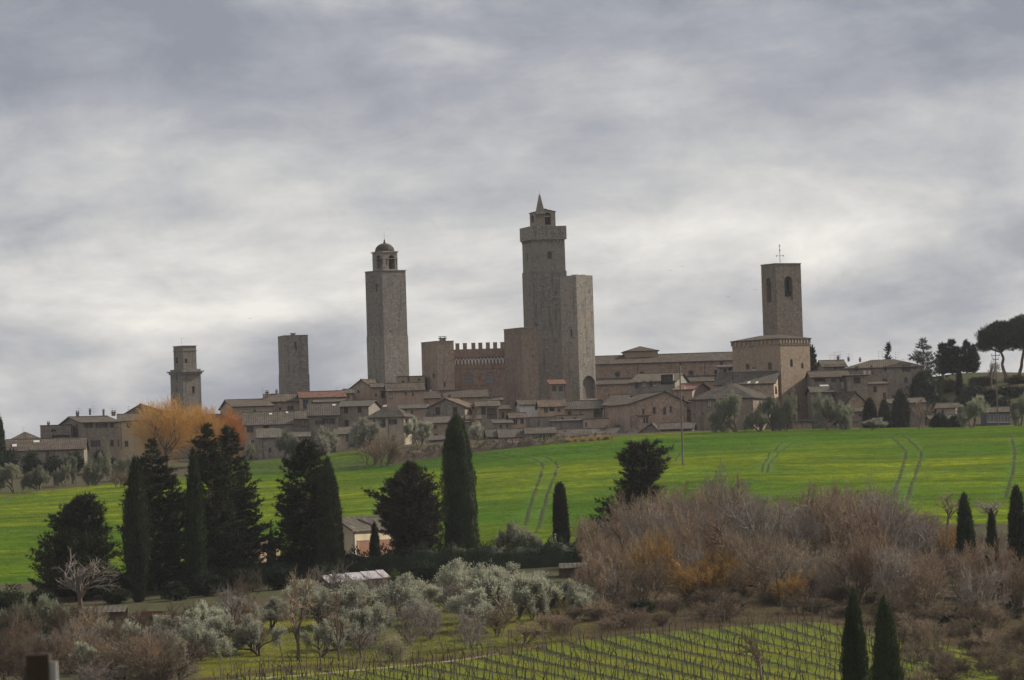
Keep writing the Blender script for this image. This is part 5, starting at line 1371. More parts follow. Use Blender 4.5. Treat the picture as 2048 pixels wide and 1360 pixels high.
def pine(label, px, ytop, ybot, half, D, tr_x, seed):
    G = gpt(tr_x, D); m = D / F; rng = np.random.default_rng(seed)
    c = at(px, (ytop + ybot) / 2, D) - G; hw = half * m; hh = (ybot - ytop) / 2 * m
    n = 190; u = nrm(rng.normal(size=(n, 3))); u[:, 2] = np.abs(u[:, 2]) * 1.25 - .6
    cen = np.array(c) + u * np.array([hw * .82, hw * .82, hh * .82]) * rng.uniform(.6, 1, (n, 1))
    k = 150; idx = np.repeat(np.arange(n), k); br = rng.uniform(.9, 1.8, n)
    v = nrm(rng.normal(size=(n * k, 3))); P = cen[idx] + v * br[idx][:, None] * rng.uniform(.5, 1, (n * k, 1)) * np.array([1, 1, .72])
    Dr = nrm(v + np.array([0, 0, .5]) + rng.normal(size=v.shape) * .4)
    V1, F1 = blades(P, Dr, rng.uniform(.35, .75, n * k), rng.uniform(.1, .22, n * k), rng)
    cr_ = mesh_np('crown', V1, F1, M['pine'])
    r2 = np.random.default_rng(seed); A = [np.array([0, 0, -.4])]; top = np.array(c) * np.array([1, 1, 1]) - np.array([0, 0, hh * .4])
    nn = 6
    for i in range(1, nn + 1): A.append(top * i / nn + r2.normal(size=3) * .1)
    A = np.array(A); rr = np.linspace(.45, .22, nn + 1)
    Va, Fa = tubes(A[:-1], A[1:], rr[:-1], rr[1:], 7)
    sel = cen[r2.choice(n, 26)]; Vb, Fb = tubes(np.repeat(A[-2:-1], 26, 0), sel, np.full(26, .13), np.full(26, .04), 4)
    tr = mesh_np('trunk', np.concatenate([Va, Vb]), np.concatenate([Fa, Fb + len(Va)]), M['bark'])
    return plant('stone_pine', label, 'tree', G, tr, cr_)
pine('big stone pine with spreading dark crown on the skyline', 2000, 624, 722, 56, 1012, 2011, 3)
pine('second stone pine cut by the right picture edge', 2050, 613, 712, 62, 1018, 2038, 4)
M['hedgeo'] = mat_leaf('olive brown hedge leaves', (.085, .075, .035), (.13, .115, .05), .2, .3)
# --- olive trees: five grown kinds, copied
def olive_meshes(seed, leafmat, nleaf=7000, h=1.0, open_=.5):
    rng = np.random.default_rng(seed)
    st = 2 + seed % 2; a = rng.random(st) * 6.283
    P = np.stack([.12 * np.cos(a), .12 * np.sin(a), np.full(st, -.15)], 1)
    Dr = np.stack([np.cos(a) * .55, np.sin(a) * .55, np.ones(st)], 1)
    S, pa, da = grow(rng, P, Dr, np.full(st, 1.5), np.full(st, .15), [dict(k=4, ls=1.0, rs=.6, sp=.75, up=.25), dict(k=5, ls=.62, rs=.5, sp=.85, up=.3), dict(k=6, ls=1.05, rs=.4, sp=.85, up=.45)], wob=.22)
    tr = seg_mesh('trunk', S, M['bark'], .012)
    N, q, _ = pa.shape
    i = rng.integers(0, N, nleaf); f = rng.random(nleaf) * (q - 1) * .999; i0 = f.astype(int); fr = (f - i0)[:, None]
    P = pa[i, i0] * (1 - fr) + pa[i, i0 + 1] * fr + rng.normal(size=(nleaf, 3)) * .11
    Dr = nrm(da[i, i0] * .5 + rng.normal(size=(nleaf, 3)) * .6 + np.array([0, 0, .35]))
    s = nrm(np.cross(Dr, rng.normal(size=Dr.shape))); L = rng.uniform(.12, .26, nleaf)[:, None]; w = rng.uniform(.025, .048, nleaf)[:, None]
    V_ = np.stack([P - s * w * .3, P + Dr * L * .5 - s * w, P + Dr * L, P + Dr * L * .5 + s * w], 1).reshape(-1, 3)
    return tr, mesh_np('crown', V_, np.arange(len(V_)).reshape(-1, 4), M[leafmat])
OL = [olive_meshes(40 + i, 'olive', 15000) for i in range(5)]
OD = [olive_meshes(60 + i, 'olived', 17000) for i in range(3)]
def crown_box(me):
    v = np.empty(len(me.vertices) * 3, np.float32); me.vertices.foreach_get('co', v); v = v.reshape(-1, 3)
    return np.percentile(np.hypot(v[:, 0], v[:, 1]), 90), np.percentile(v[:, 2], 98)
OLB, ODB = [crown_box(c) for _, c in OL], [crown_box(c) for _, c in OD]
rv = random.Random(8)
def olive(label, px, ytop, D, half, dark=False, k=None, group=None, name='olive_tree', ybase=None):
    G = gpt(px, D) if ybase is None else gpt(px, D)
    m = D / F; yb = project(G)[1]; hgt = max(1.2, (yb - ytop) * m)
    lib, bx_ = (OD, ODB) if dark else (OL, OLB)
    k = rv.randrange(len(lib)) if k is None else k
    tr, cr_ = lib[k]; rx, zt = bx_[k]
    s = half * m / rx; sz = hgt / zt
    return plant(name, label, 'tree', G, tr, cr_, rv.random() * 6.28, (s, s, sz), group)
# row at the edge of the left field
for px, yt, D, hw, lb in ((30, 933, 800, 30, 'olive tree with wide crown at the left end of the field edge row'), (80, 937, 795, 23, 'olive tree with twin trunks in the field edge row'),
        (130, 934, 812, 15, 'small olive tree left of the narrow one at the left field edge'), (154, 917, 815, 13, 'narrow upright olive tree at the left field edge'),
        (188, 912, 806, 25, 'large olive tree right of the narrow one at the left field edge'), (250, 920, 822, 20, 'olive tree just left of the orange willow'),
        (-8, 945, 800, 16, 'olive tree cut by the left picture edge')):
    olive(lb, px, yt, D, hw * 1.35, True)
# olives before the town, centre left
for px, yt, D, hw, lb in ((570, 866, 905, 33, 'leafy olive tree below the annex roof behind the conifers'), (644, 862, 912, 30, 'olive tree before the tall house with wide shuttered windows'),
        (735, 844, 905, 36, 'big rounded olive tree before the flat fronted house'), (838, 842, 915, 29, 'olive tree right of the hipped roof house'), (506, 888, 902, 15, 'slim olive tree at the right edge of the tall conifers'),
        (956, 848, 925, 20, 'olive tree right behind the tall lone cypress')):
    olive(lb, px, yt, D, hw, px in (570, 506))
for px, yt, D, hw, lb in ((1442, 803, 905, 24, 'olive tree partly hidden, first in the row before the big brick house'), (1473, 796, 902, 30, 'large dark olive tree before the big brick house'), (1520, 818, 903, 20, 'smaller olive tree between two larger ones'),
        (1548, 798, 904, 20, 'olive tree at the left foot of the brick block'), (1572, 800, 905, 20, 'olive tree at the right foot of the brick block'), (1653, 800, 903, 33, 'wide olive tree right of the brick block'),
        (1945, 798, 905, 32, 'round olive tree left of the greenhouse'), (2040, 793, 905, 24, 'olive tree at the right end of the field edge')):
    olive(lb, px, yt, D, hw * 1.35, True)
olive('low pale olive shrub with wide crown at the field edge', 1742, 838, 903, 28, False, name='olive_shrub')
# grove below the hedge
GROVE = [(717, 1172, 430, 52), (796, 1158, 437, 58), (857, 1165, 443, 50), (915, 1186, 421, 52), (1024, 1150, 428, 60), (965, 1142, 445, 55), (1080, 1152, 440, 48), (1120, 1160, 446, 40),
         (655, 1190, 428, 45), (480, 1205, 424, 48), (420, 1215, 418, 42), (540, 1200, 430, 50), (690, 1186, 446, 40), (775, 1182, 446, 40), (905, 1128, 458, 45), (1000, 1135, 462, 45), (745, 1215, 415, 38), (675, 1228, 408, 34), (830, 1205, 428, 40), (1150, 1175, 436, 36),
         (600, 1165, 445, 46), (1065, 1175, 428, 36), (455, 1235, 402, 44), (395, 1250, 396, 40), (520, 1240, 402, 42), (640, 1248, 402, 32), (350, 1235, 412, 40)]
where = ['left of the pale blossom bush', 'in the middle of the grove', 'below the bushy conifer', 'with a forked dark trunk above the grass bank', 'with a round crown near the right of the grove', 'below the tall lone cypress', 'at the right edge of the grove', 'where the grove meets the thicket',
         'behind the bare tree with thick forked trunk', 'at the left of the grove', 'at the far left of the grove beside the scrub', 'behind the forked bare tree on its left', 'in front of the sheet roofed shed', 'right of the sheet roofed shed', 'in the back row of the grove below the hedge', 'in the back row below the slim cypress', 'just above the pale blossom bush', 'low beside the thin bare tree', 'between the blossom bush and the forked olive', 'half hidden by the thicket twigs',
         'left of the sheet roofed shed', 'low in front of the right grove', 'in the front left row beside the scrub', 'at the front left corner where scrub begins', 'in front of the thin bare trees on the left', 'low behind the thick forked bare trunk', 'between scrub and shaded grass']
for (px, yt, D, hw), wh in zip(GROVE, where): olive('silvery olive tree ' + wh, px, yt, D, hw * 1.12, group='olive trees in the grove')
# scrub at the lower left
for i, (px, yt, D, hw, lb) in enumerate(((255, 1255, 388, 46, 'pale silvery bush in the middle of the lower left scrub'), (330, 1268, 384, 40, 'pale silvery bush beside the yellow green shrub'), (100, 1200, 420, 44, 'dull olive bush at the left before the dark cedar'),
        (30, 1215, 425, 40, 'dull olive bush at the left picture edge'), (380, 1240, 400, 40, 'silvery bush before the left grove'), (205, 1245, 405, 26, 'upright small silvery bush above the scrub'), (180, 1290, 372, 34, 'low grey bush behind the blurred post'))):
    olive(lb, px, yt, D, hw, i in (2, 3), name='olive_shrub')
for px, yt, D, hw, dark, lb in ((1828, 1058, 520, 18, False, 'small pale leafed bush inside the thicket'), (2032, 1112, 486, 26, True, 'pale leafed bush in front of the right edge cypress'), (1725, 1085, 505, 18, True, 'dull leafed bush low in the thicket')):
    olive(lb, px, yt, D, hw, dark, name='olive_shrub')
olive('rounded grey olive bush between the two field cypresses', 1030, 1052, 512, 47, True, name='olive_shrub', k=1)
# blossom bush, green bushes
def leafy(label, px, ytop, D, half, mat, n=4200, name='leafy_bush', bl=.22, bw=.08, seed=1, flat=1.0, yb=None):
    G = gpt(px, D); m = D / F; h = max(.6, (project(G)[1] - ytop) * m); rx = half * m; rng = np.random.default_rng(seed + int(px))
    nb = 26; c = nrm(rng.normal(size=(nb, 3))); c[:, 2] = np.abs(c[:, 2]); c = c * np.array([rx * .7, rx * .7 * flat, h * .62]) * rng.uniform(.3, 1, (nb, 1)) + np.array([0, 0, h * .22])
    i = rng.integers(0, nb, n); v = nrm(rng.normal(size=(n, 3))); P = c[i] + v * rng.uniform(.1, .42, (n, 1)) * np.array([rx, rx * flat, h * .6]) ; P[:, 2] = np.maximum(P[:, 2], .02)
    Dr = nrm(v + rng.normal(size=v.shape) * .5 + np.array([0, 0, .4]))
    V1, F1 = blades(P, Dr, bl * rng.uniform(.5, 1.4, n), bw * rng.uniform(.6, 1.4, n), rng)
    a = rng.random(7) * 6.283; S = grow(rng, np.zeros((7, 3)) - np.array([0, 0, .1]), np.stack([np.cos(a) * .6, np.sin(a) * .6, np.ones(7)], 1), np.full(7, h * .6), np.full(7, .04), [dict(k=4, ls=.6, rs=.5, sp=.6)])[0]
    return plant(name, label, 'bush', G, seg_mesh('stem', S, M['bark'], .01), mesh_np('foliage', V1, F1, M[mat]), cname='foliage', tname='stem')
leafy('cream blossoming bush beside the dirt path', 787, 1262, 398, 40, 'blossom', 5000, 'blossom_bush', .16, .05)
leafy('round fresh green bush beside the sheet roofed shed', 792, 1133, 462, 20, 'bush', 3000)
leafy('small green bush in front of the sheet roofed shed', 706, 1158, 458, 16, 'bush', 2200)
leafy('yellow green shrub in the lower left scrub', 245, 1310, 366, 28, 'bush', 3500, bl=.18, bw=.05)
leafy('dark green bush at the lower left corner', 20, 1290, 372, 50, 'hedge', 4200)
leafy('green bush under the forked olive tree', 960, 1252, 417, 17, 'bush', 1500, bl=.16)
for i, (px, yt, hw, lb) in enumerate(((18, 893, 26, 'first dark bush left of the low house'), (62, 902, 26, 'dark bush below the house with roof lights'), (105, 905, 26, 'dark bush below the long low house'), (148, 900, 22, 'dark bush before the tall brown house'), (200, 893, 13, 'dark creeper covered bush against the tall brown house'), (225, 915, 12, 'dark bush at the right of the large left olive'))):
    leafy(lb, px, yt, 858, hw, 'hedge', 3400, 'evergreen_bush', .5, .2, i)
cypress('cypress cut by the left picture edge beside the town', 0, 830, 880, 12, [(0, 1), (.4, 1), (.7, .8), (.9, .4), (1, .05)], 2600, 'cyp', bl=.7, bw=.2)
for i, (px, yt, D, hw, lb) in enumerate(((1741, 800, 930, 13, 'dark conifer before the low stone cottage'), (1770, 803, 930, 10, 'narrow dark cypress right of the cottage conifer'), (1802, 782, 938, 17, 'dark tree below the sparse skyline conifer'), (1920, 735, 990, 5, 'thin dark cypress on the mound slope'))):
    cypress(lb, px, yt, D, hw, [(0, .9), (.4, 1), (.7, .7), (.9, .35), (1, .05)], 2200, 'hedge', bl=.8, bw=.24, lump=.2, seed=70 + i)
for i, (px, yt, hw, D, lb) in enumerate(((1950, 768, 40, 985, 'dark ivy bank on the mound below the pines, left half'), (2025, 770, 42, 985, 'dark ivy bank on the mound below the pines, right half'), (1880, 790, 30, 960, 'dark bush right of the bare tree below the mound'),
        (1898, 758, 40, 1012, 'dull scrub on the mound slope below the skyline cypresses'), (1965, 752, 34, 1010, 'scrub on the mound slope left of the stone pine trunks'), (2035, 752, 34, 1004, 'scrub around the foot of the stone pines'), (1925, 790, 36, 970, 'dark scrub above the right hand cottage'), (2000, 798, 44, 968, 'dark scrub above the greenhouse'), (1975, 775, 30, 978, 'dark scrub in the middle of the mound'), (1880, 822, 22, 925, 'dark bush before the right hand cottage'), (1910, 830, 20, 922, 'dark bush before the long low dark roof'))):
    leafy(lb, px, yt, D, hw, 'hedgeo' if i in (3, 4, 5) else 'hedge', 3600, 'evergreen_bush', .6, .25, i, .5)

for i, (px, yt, D, hw, lb) in enumerate(((415, 1140, 478, 34, 'dark evergreen bush at the left end of the long hedge'), (485, 1128, 480, 38, 'dark evergreen bush under the tallest conifers'), (560, 1128, 482, 38, 'dark evergreen bush left of the sheet roofed shed'), (640, 1125, 486, 34, 'dark evergreen bush behind the sheet roofed shed'),
        (850, 1120, 484, 40, 'dark evergreen bush below the bushy conifer'), (920, 1118, 486, 34, 'dark evergreen bush below the lone tall cypress'), (25, 1170, 455, 50, 'tall dark bush at the left picture edge below the field'), (85, 1180, 458, 40, 'dark bush left under the broad cedar'), (60, 1225, 415, 46, 'dark bush in the left scrub below the cedar'), (150, 1215, 430, 36, 'dark bush left of the plank shed'),
        (350, 1160, 474, 30, 'dark bush on the shaded grass right of the trailer'), (230, 1165, 474, 34, 'dark bush behind the plank shed'), (-5, 1265, 392, 44, 'dark bush low at the left picture edge'), (385, 1215, 436, 24, 'dark shrub at the edge of the shaded grass'))):
    leafy(lb, px, yt, D, hw, 'hedge', 4600, 'evergreen_bush', .32, .12, i)
# --- hedges
def hedge(label, line, hpx, D_w, mat, name='hedge', n_per=60, bl=.3, bw=.12, twig=False, seed=0, lump=.15):
    rng = np.random.default_rng(seed)
    P = [gpt(px, D) for px, D in line]; O = P[0]
    V_, F_, nv = [], [], 0; pos, top = [], []
    for (a, b), (qa, qb) in zip(zip(P, P[1:]), zip(line, line[1:])):
        L = (b - a).length; h_ = hpx * (qa[1] + qb[1]) / 2 / F; n = int(L * n_per * max(h_, .8))
        f = rng.random(n); base = np.array(a)[None] * (1 - f)[:, None] + np.array(b)[None] * f[:, None]
        ang = rng.uniform(0, np.pi, n); lm = 1 + lump * np.sin(base[:, 0] * 1.7 + seed) + lump * .7 * np.sin(base[:, 0] * 4.1)
        rr = rng.uniform(.8, 1.02, n)
        y = np.cos(ang) * D_w / 2 * rr; z = np.sin(ang) ** .45 * h_ * rr * lm
        p = base + np.stack([np.zeros(n), y, z], 1)
        dr = nrm(np.stack([rng.normal(size=n) * .5, np.cos(ang) * 1.2, np.sin(ang) + .3], 1) + rng.normal(size=(n, 3)) * .35)
        v1, f1 = blades(p, dr, bl * rng.uniform(.5, 1.4, n), bw * rng.uniform(.6, 1.4, n), rng)
        V_.append(v1); F_.append(f1 + nv); nv += len(v1)
        k = max(2, int(L / 1.2)); pr = None                      # solid inner mass
        for i in range(k + 1):
            c = np.array(a) * (1 - i / k) + np.array(b) * (i / k); l = 1 + lump * math.sin(c[0] * 1.7 + seed) + lump * .7 * math.sin(c[0] * 4.1)
            row = np.array([c + np.array([0, math.cos(t_) * D_w * .42, -.2 + (math.sin(t_) ** .45 if t_ not in (0,) else 0) * (h_ * .86 * l + .2)]) for t_ in np.linspace(0.001, np.pi - .001, 8)])
            if pr is not None:
                q = np.concatenate([pr, row]); V_.append(q)
                F_.append(np.array([t3 for j in range(7) for t3 in ((j, j + 1, j + 9), (j, j + 9, j + 8))]) + nv); nv += 16
            pr = row
    V_ = np.concatenate(V_) - np.array(O)
    o = link(name, mesh_np(name, V_, np.concatenate(F_), M[mat]), None, O)
    return tag(o, label, 'hedge')
M['hedgeb'] = mat_leaf('brown hedge twigs', (.10, .075, .055), (.16, .12, .09), .1, .6)
hedge('long dark evergreen hedge below the conifers and the farmhouse', [(395, 492), (520, 497), (650, 500), (780, 500), (880, 498), (960, 498), (1060, 500), (1165, 502)], 50, 3.0, 'hedge', seed=1)
hedge('second dark hedge under the left conifers', [(110, 494), (160, 496), (280, 498), (400, 500)], 44, 3.0, 'hedge', seed=2)
hedge('low brown bare hedge right of the domed bush on the field edge', [(790, 858), (840, 862), (890, 866)], 22, 3.0, 'hedgeb', n_per=45, bl=.5, bw=.12, seed=3)
hedge('low hedge along the field edge right of the lone cypress', [(935, 868), (1000, 872), (1075, 876)], 18, 2.6, 'hedgeb', n_per=40, bl=.45, bw=.14, seed=4)
hedge('low leafy hedge bank at the field edge below the cottages', [(1070, 876), (1120, 880), (1225, 886)], 12, 2.4, 'hedgeo', n_per=40, bl=.45, bw=.14, seed=5)
for i, (px, hw) in enumerate(((1138, 7), (1152, 6), (1168, 8), (1183, 7), (1198, 6), (1213, 9))):
    leafy(('first', 'second', 'third', 'fourth', 'fifth', 'last') [i] + ' clump of golden dry reeds along the field edge, counted from the left', px, 879 - i * 1.6, 878 + i, hw, 'reed', 500, 'reed_clump', .7, .08, i)

# --- bare shrubs and trees
LV = [dict(k=5, ls=.85, rs=.6, sp=.65, up=.15, f0=.35), dict(k=5, ls=.68, rs=.5, sp=.75, up=.1, f0=.2), dict(k=5, ls=.62, rs=.5, sp=.75, up=.15, f0=.15), dict(k=5, ls=.6, rs=.6, sp=.7, up=.15, f0=.1)]
SH = {}
for key, twig, bark in (('b', 'twig', 'bark'), ('r', 'twigr', 'bark'), ('o', 'twigo', 'bark'), ('g', 'twigg', 'twigg'), ('d', 'twigd', 'bark')):
    SH[key] = [bare_meshes(100 + i + ord(key), 1, 6, [dict(k=5, ls=.75, rs=.55, sp=.7, up=.1, f0=.12), dict(k=5, ls=.66, rs=.55, sp=.8, up=.12, f0=.12), dict(k=5, ls=.66, rs=.55, sp=.75, up=.15, f0=.1), dict(k=4, ls=.7, rs=.6, sp=.65, up=.12, f0=.08)], 1.8, .07, .42, 1, twig, bark, .0085) for i in range(3 if key in 'br' else 2)]
SHB = {k: [crown_box(c) for _, c, _, _ in v] for k, v in SH.items()}
BT = [bare_meshes(200 + i, 1, 1, LV, 2.2, .17, .05, 1, ('twig', 'twigg', 'twigr')[i], 'bark', .0085) for i in range(3)]
BTB = [crown_box(c) for _, c, _, _ in BT]
def shrub(label, px, D, hgt, half, key='b', group=None, name='bare_shrub', cat='shrub', lib=None, k=None):
    G = gpt(px, D)
    if lib is None: L_, B_ = SH[key], SHB[key]
    else: L_, B_ = lib
    k = rv.randrange(len(L_)) if k is None else k
    tr, cr_ = L_[k][:2]; rx, zt = B_[k]
    return plant(name, label, cat, G, tr, cr_, rv.random() * 6.28, (half / rx, half / rx, hgt / zt), group)
# the thicket on the right: individuals, larger towards the top edge
TOP = [(1140, 1085), (1180, 1050), (1230, 1010), (1290, 965), (1340, 945), (1420, 942), (1500, 955), (1540, 985), (1600, 1010), (1640, 985), (1720, 982), (1780, 1005), (1830, 1028), (1880, 1052), (1950, 1068), (2080, 1068)]
r3 = random.Random(21); nT = 0
DROWS = (438, 446, 455, 465, 476, 488, 500, 513, 526, 540, 554, 568)
for ri, D in enumerate(DROWS):
    px = 1215 - ri * 4 + r3.uniform(0, 25) if D < 550 else 1600 + r3.uniform(0, 25)
    while px < 2085:
        G = gpt(px, D); yb = project(G)[1]; m = D / F
        room = (yb - float(np.interp(px, [t_[0] for t_ in TOP], [t_[1] for t_ in TOP]))) * m
        h_ = min(r3.uniform(3.2, 6.4) if D < 476 else r3.uniform(5.2, 10), room * r3.uniform(.6, 1.1))
        vt = float(I(px, VTOP))
        if h_ > 1.2 and D > vt + 6 + r3.uniform(0, 6):
            key = r3.choices('brgo', (5, 2.2, 3, .25))[0]
            lb = {'b': 'brown leafless shrub in the dense thicket on the right', 'r': 'reddish leafless shrub in the dense thicket on the right', 'g': 'pale grey leafless shrub in the dense thicket on the right', 'o': 'rusty orange twigged shrub in the dense thicket'}[key]
            shrub(lb, px, D + r3.uniform(-3, 3), h_, max(r3.uniform(1.7, 3.2), h_ * .42), key, 'leafless shrubs of the right thicket ' + key if False else 'leafless shrubs of the thicket'); nT += 1
        px += r3.uniform(58, 98)
BTL = (BT, BTB)
for i in range(30):
    px = r3.uniform(1230, 2060); D = r3.uniform(442, 545); G = gpt(px, D); m = D / F
    room = (project(G)[1] - float(np.interp(px, [t_[0] for t_ in TOP], [t_[1] for t_ in TOP]))) * m
    if D < I(px, VTOP) + 14: continue
    shrub('slender leafless tree with visible trunk inside the thicket', px, D, min(r3.uniform(4.5, 9), room * r3.uniform(.85, 1.15)), r3.uniform(1.6, 2.6), None, 'slender trees of the thicket', 'bare_tree', 'tree', BTL)
for i in range(14):
    px = r3.uniform(1230, 2060); D = float(I(px, VTOP)) + r3.uniform(13, 40)
    e_ = leafy('dark undergrowth bush beneath the thicket', px, project(gpt(px, D))[1] - r3.uniform(20, 40), D, r3.uniform(22, 40), r3.choice(['hedge', 'hedgeo']), 1800, 'evergreen_bush', .28, .1, i); e_['group'] = 'undergrowth of the thicket'
for i in range(26):
    px = r3.uniform(400, 1150); D = r3.uniform(402, 462)
    if D < I(px, VTOP) + 4: continue
    key = r3.choice('gbgd'); shrub({'g': 'pale grey leafless shrub among the grove olives', 'b': 'brown leafless shrub among the grove olives', 'd': 'dark brown leafless shrub among the grove olives'}[key], px, D, r3.uniform(1.8, 3.8), r3.uniform(1.2, 2.2), key, 'leafless shrubs of the grove')
shrub('larger rusty orange shrub in the middle of the thicket', 1440, 442, 4.6, 2.8, 'o'); shrub('low rusty orange shrub near the vineyard top', 1582, 436, 2.9, 1.7, 'o')
def btree(label, px, D, ytop, half, k, name='bare_tree'):
    G = gpt(px, D); m = D / F; return shrub(label, px, D, (project(G)[1] - ytop) * m, half * m, name=name, cat='tree', lib=BTL, k=k)
btree('bare tree with a thick forked trunk at the lower grove edge', 597, 397, 1145, 62, 0)
btree('thin bare tree right of the thick forked one', 679, 398, 1180, 34, 0)
btree('small bare sapling beside the blossom bush', 723, 402, 1250, 26, 1)
btree('gnarled bare tree before the dark cedar', 165, 455, 1116, 62, 1)
btree('bare tree standing up on the thicket skyline', 1710, 535, 984, 46, 2)
btree('pale slanting bare tree left on the thicket skyline', 1655, 530, 988, 38, 1)
btree('bare grey tree at the right end of the thicket', 1895, 560, 985, 45, 0)
btree('bare grey tree near the right picture edge', 1985, 560, 1000, 45, 1)
btree('bare tree among the olives below the skyline conifer', 1838, 905, 796, 32, 0)
btree('gnarled bare tree under the stone pine', 1985, 1000, 722, 22, 1)
btree('leafless reddish tree behind the lone cypress tip', 940, 938, 805, 18, 2)
btree('young bare tree in the vineyard left of the near cypresses', 1525, 350, 1262, 40, 2)
btree('bare bush tree on the left scrub edge', 470, 412, 1185, 38, 1)
btree('second thin bare tree left of the forked one', 520, 404, 1200, 36, 2)
shrub('domed brown leafless bush on the field edge', 765, 850, 6.0, 3.9, 'b', name='bare_bush', k=0); shrub('domed brown leafless bush, the flatter one behind', 742, 856, 4.6, 3.0, 'r', name='bare_bush', k=1)
shrub('brownish bush behind the conifers at the field edge', 238, 790, 3.0, 2.4, 'b', name='bare_bush'); shrub('leafless bush under the grey olive at the field edge', 905, 880, 2.4, 1.8, 'b', name='bare_bush')
for i in range(58):                                           # scrub, lower left
    px = r3.uniform(-20, 385); D = r3.uniform(345, 428)
    if I(px, VTOP) + 4 > D and px > 380: continue
    key = r3.choices('dbrg', (6, 2, 1.2, 1))[0]
    shrub({'d': 'dark brown leafless shrub in the lower left scrub', 'b': 'brown leafless shrub in the lower left scrub', 'r': 'reddish leafless shrub in the lower left scrub', 'g': 'pale grey leafless shrub in the lower left scrub'}[key], px, D, r3.uniform(1.6, 3.9), r3.uniform(1.3, 2.4), key, 'leafless shrubs of the left scrub')
for i in range(46):                                           # low brush on the bank above the vineyard
    px = r3.uniform(1090, 1690); D = float(I(px, VTOP)) + r3.uniform(4, 26)
    shrub('low brown brush on the bank above the vineyard', px, D, r3.uniform(.7, 1.9), r3.uniform(.9, 1.8), r3.choice('bd'), 'low brush on the vineyard bank')
for i in range(44):
    px = r3.uniform(1760, 2070); D = float(I(px, VTOP)) + r3.uniform(-12, 30)
    shrub('low brown brush on the bank at the lower right', px, D, r3.uniform(1.0, 2.6), r3.uniform(1.0, 1.9), r3.choice('bd'), 'low brush at the lower right')

for i in range(34):
    px = r3.uniform(1810, 2075); D = r3.uniform(340, 398)
    shrub('dry brown brush in the lower right corner of the vineyard', px, D, r3.uniform(.8, 1.7), r3.uniform(.9, 1.5), r3.choice('bdd'), 'dry brush in the lower right corner')
# --- golden willows
def willow(label, px, ytop, D, half, mat, seed, n=5200, low=.28):
    G = gpt(px, D); m = D / F; h = (project(G)[1] - ytop) * m; rx = half * m; rng = np.random.default_rng(seed)
    S, pa, da = grow(rng, np.array([[0, 0, -.3]]), np.array([[.05, 0, 1]]), np.array([h * .36]), np.array([.34]), [dict(k=8, ls=1.05, rs=.5, sp=.8, up=.1, f0=.35), dict(k=6, ls=.6, rs=.5, sp=.7, up=.15, f0=.2)], wob=.13)
    u = nrm(rng.normal(size=(n, 3))); r = rng.random(n) ** .45
    zc = h * (low + 1) / 2; hz_ = h * (1 - low) / 2
    lob = 1 + .16 * np.sin(4 * np.arctan2(u[:, 1], u[:, 0]) + seed) + .12 * np.sin(7 * np.arctan2(u[:, 2], u[:, 0]) + 2 * seed)
    P = u * (r * lob * .86)[:, None] * np.array([rx, rx * .8, hz_]) + np.array([0, 0, zc])
    d0 = nrm(P - np.array([0, 0, h * .30])) + np.array([0, 0, .25])
    L = rng.uniform(.7, 1.7, n); P = P - nrm(d0) * (L * .5)[:, None]
    T, _, _ = grow(rng, P, d0 + rng.normal(size=(n, 3)) * .35, L, np.full(n, .012), [dict(k=3, ls=.55, rs=.8, sp=.45, up=.05, f0=.2)], wob=.12)
    A = np.concatenate([s_[0] for s_ in T]); B = np.concatenate([s_[1] for s_ in T]); ra = np.concatenate([s_[2] for s_ in T])
    V_, F_ = tubes(A, B, np.maximum(ra, .015), np.maximum(ra * .8, .011), 3)
    return plant('willow_tree', label, 'tree', G, seg_mesh('trunk', S, M['bark'], .03), mesh_np('crown', V_, F_, M[mat]))
willow('great golden orange willow before the left tower', 332, 792, 868, 82, 'willow', 301, 4300, .12)
willow('smaller golden willow right beside the great one', 405, 805, 874, 44, 'willow', 302, 2600, .15)
willow('red orange willow at the foot of the pale house', 462, 815, 880, 32, 'willowr', 303, 2000, .12)

# ------------------------------------------------------------------ vineyard
VN = []
for i in range(4):
    rng = np.random.default_rng(400 + i)
    S, pa, da = grow(rng, np.array([[0, 0, -.1]]), np.array([[rng.normal() * .12, rng.normal() * .12, 1]]), np.array([.95]), np.array([.034]), [dict(k=2, ls=.5, rs=.65, sp=1.0, up=.2, f0=.85), dict(k=3, ls=.7, rs=.4, sp=.6, up=.6, f0=.3)], wob=.13)
    VN.append((seg_mesh('stem', S, M['vine'], .016, upto=0), seg_mesh('canes', S, M['vine'], .008, frm=1)))
V_, F_ = tubes(np.array([[0, 0, -.3]]), np.array([[0, 0, 2.1]]), np.array([.04]), np.array([.035]), 6); POST = mesh_np('vineyard_post', V_, F_, M['post'])
dvec = np.array([.208, -.978]); rvec = np.array([.978, .208])
cand, posts_ = [], []
r4 = random.Random(5)
for row in range(0, 60):
    rc = (row + .5) * 3.1 + 3.1 * 5
    for q in range(0, 60):
        s = -430 + q * 1.9 + r4.uniform(-.3, .3)
        X, Y = rvec * rc + dvec * s
        if not (325 < Y < 430): continue
        Zv = float(heights(np.array([X]), np.array([Y]))[0]); px, f, v = zones(np.array([X]), np.array([Y]), np.array([Zv])); px = float(px[0])
        if v[0] < .6 or px < 430 or px > 1850 + (Y % 7) * 8: continue
        yb = project((X, Y, Zv))[1]
        if yb - 1.3 * F / Y > 1365: continue
        (posts_ if q % 4 == 0 else cand).append((Y, X, Zv))
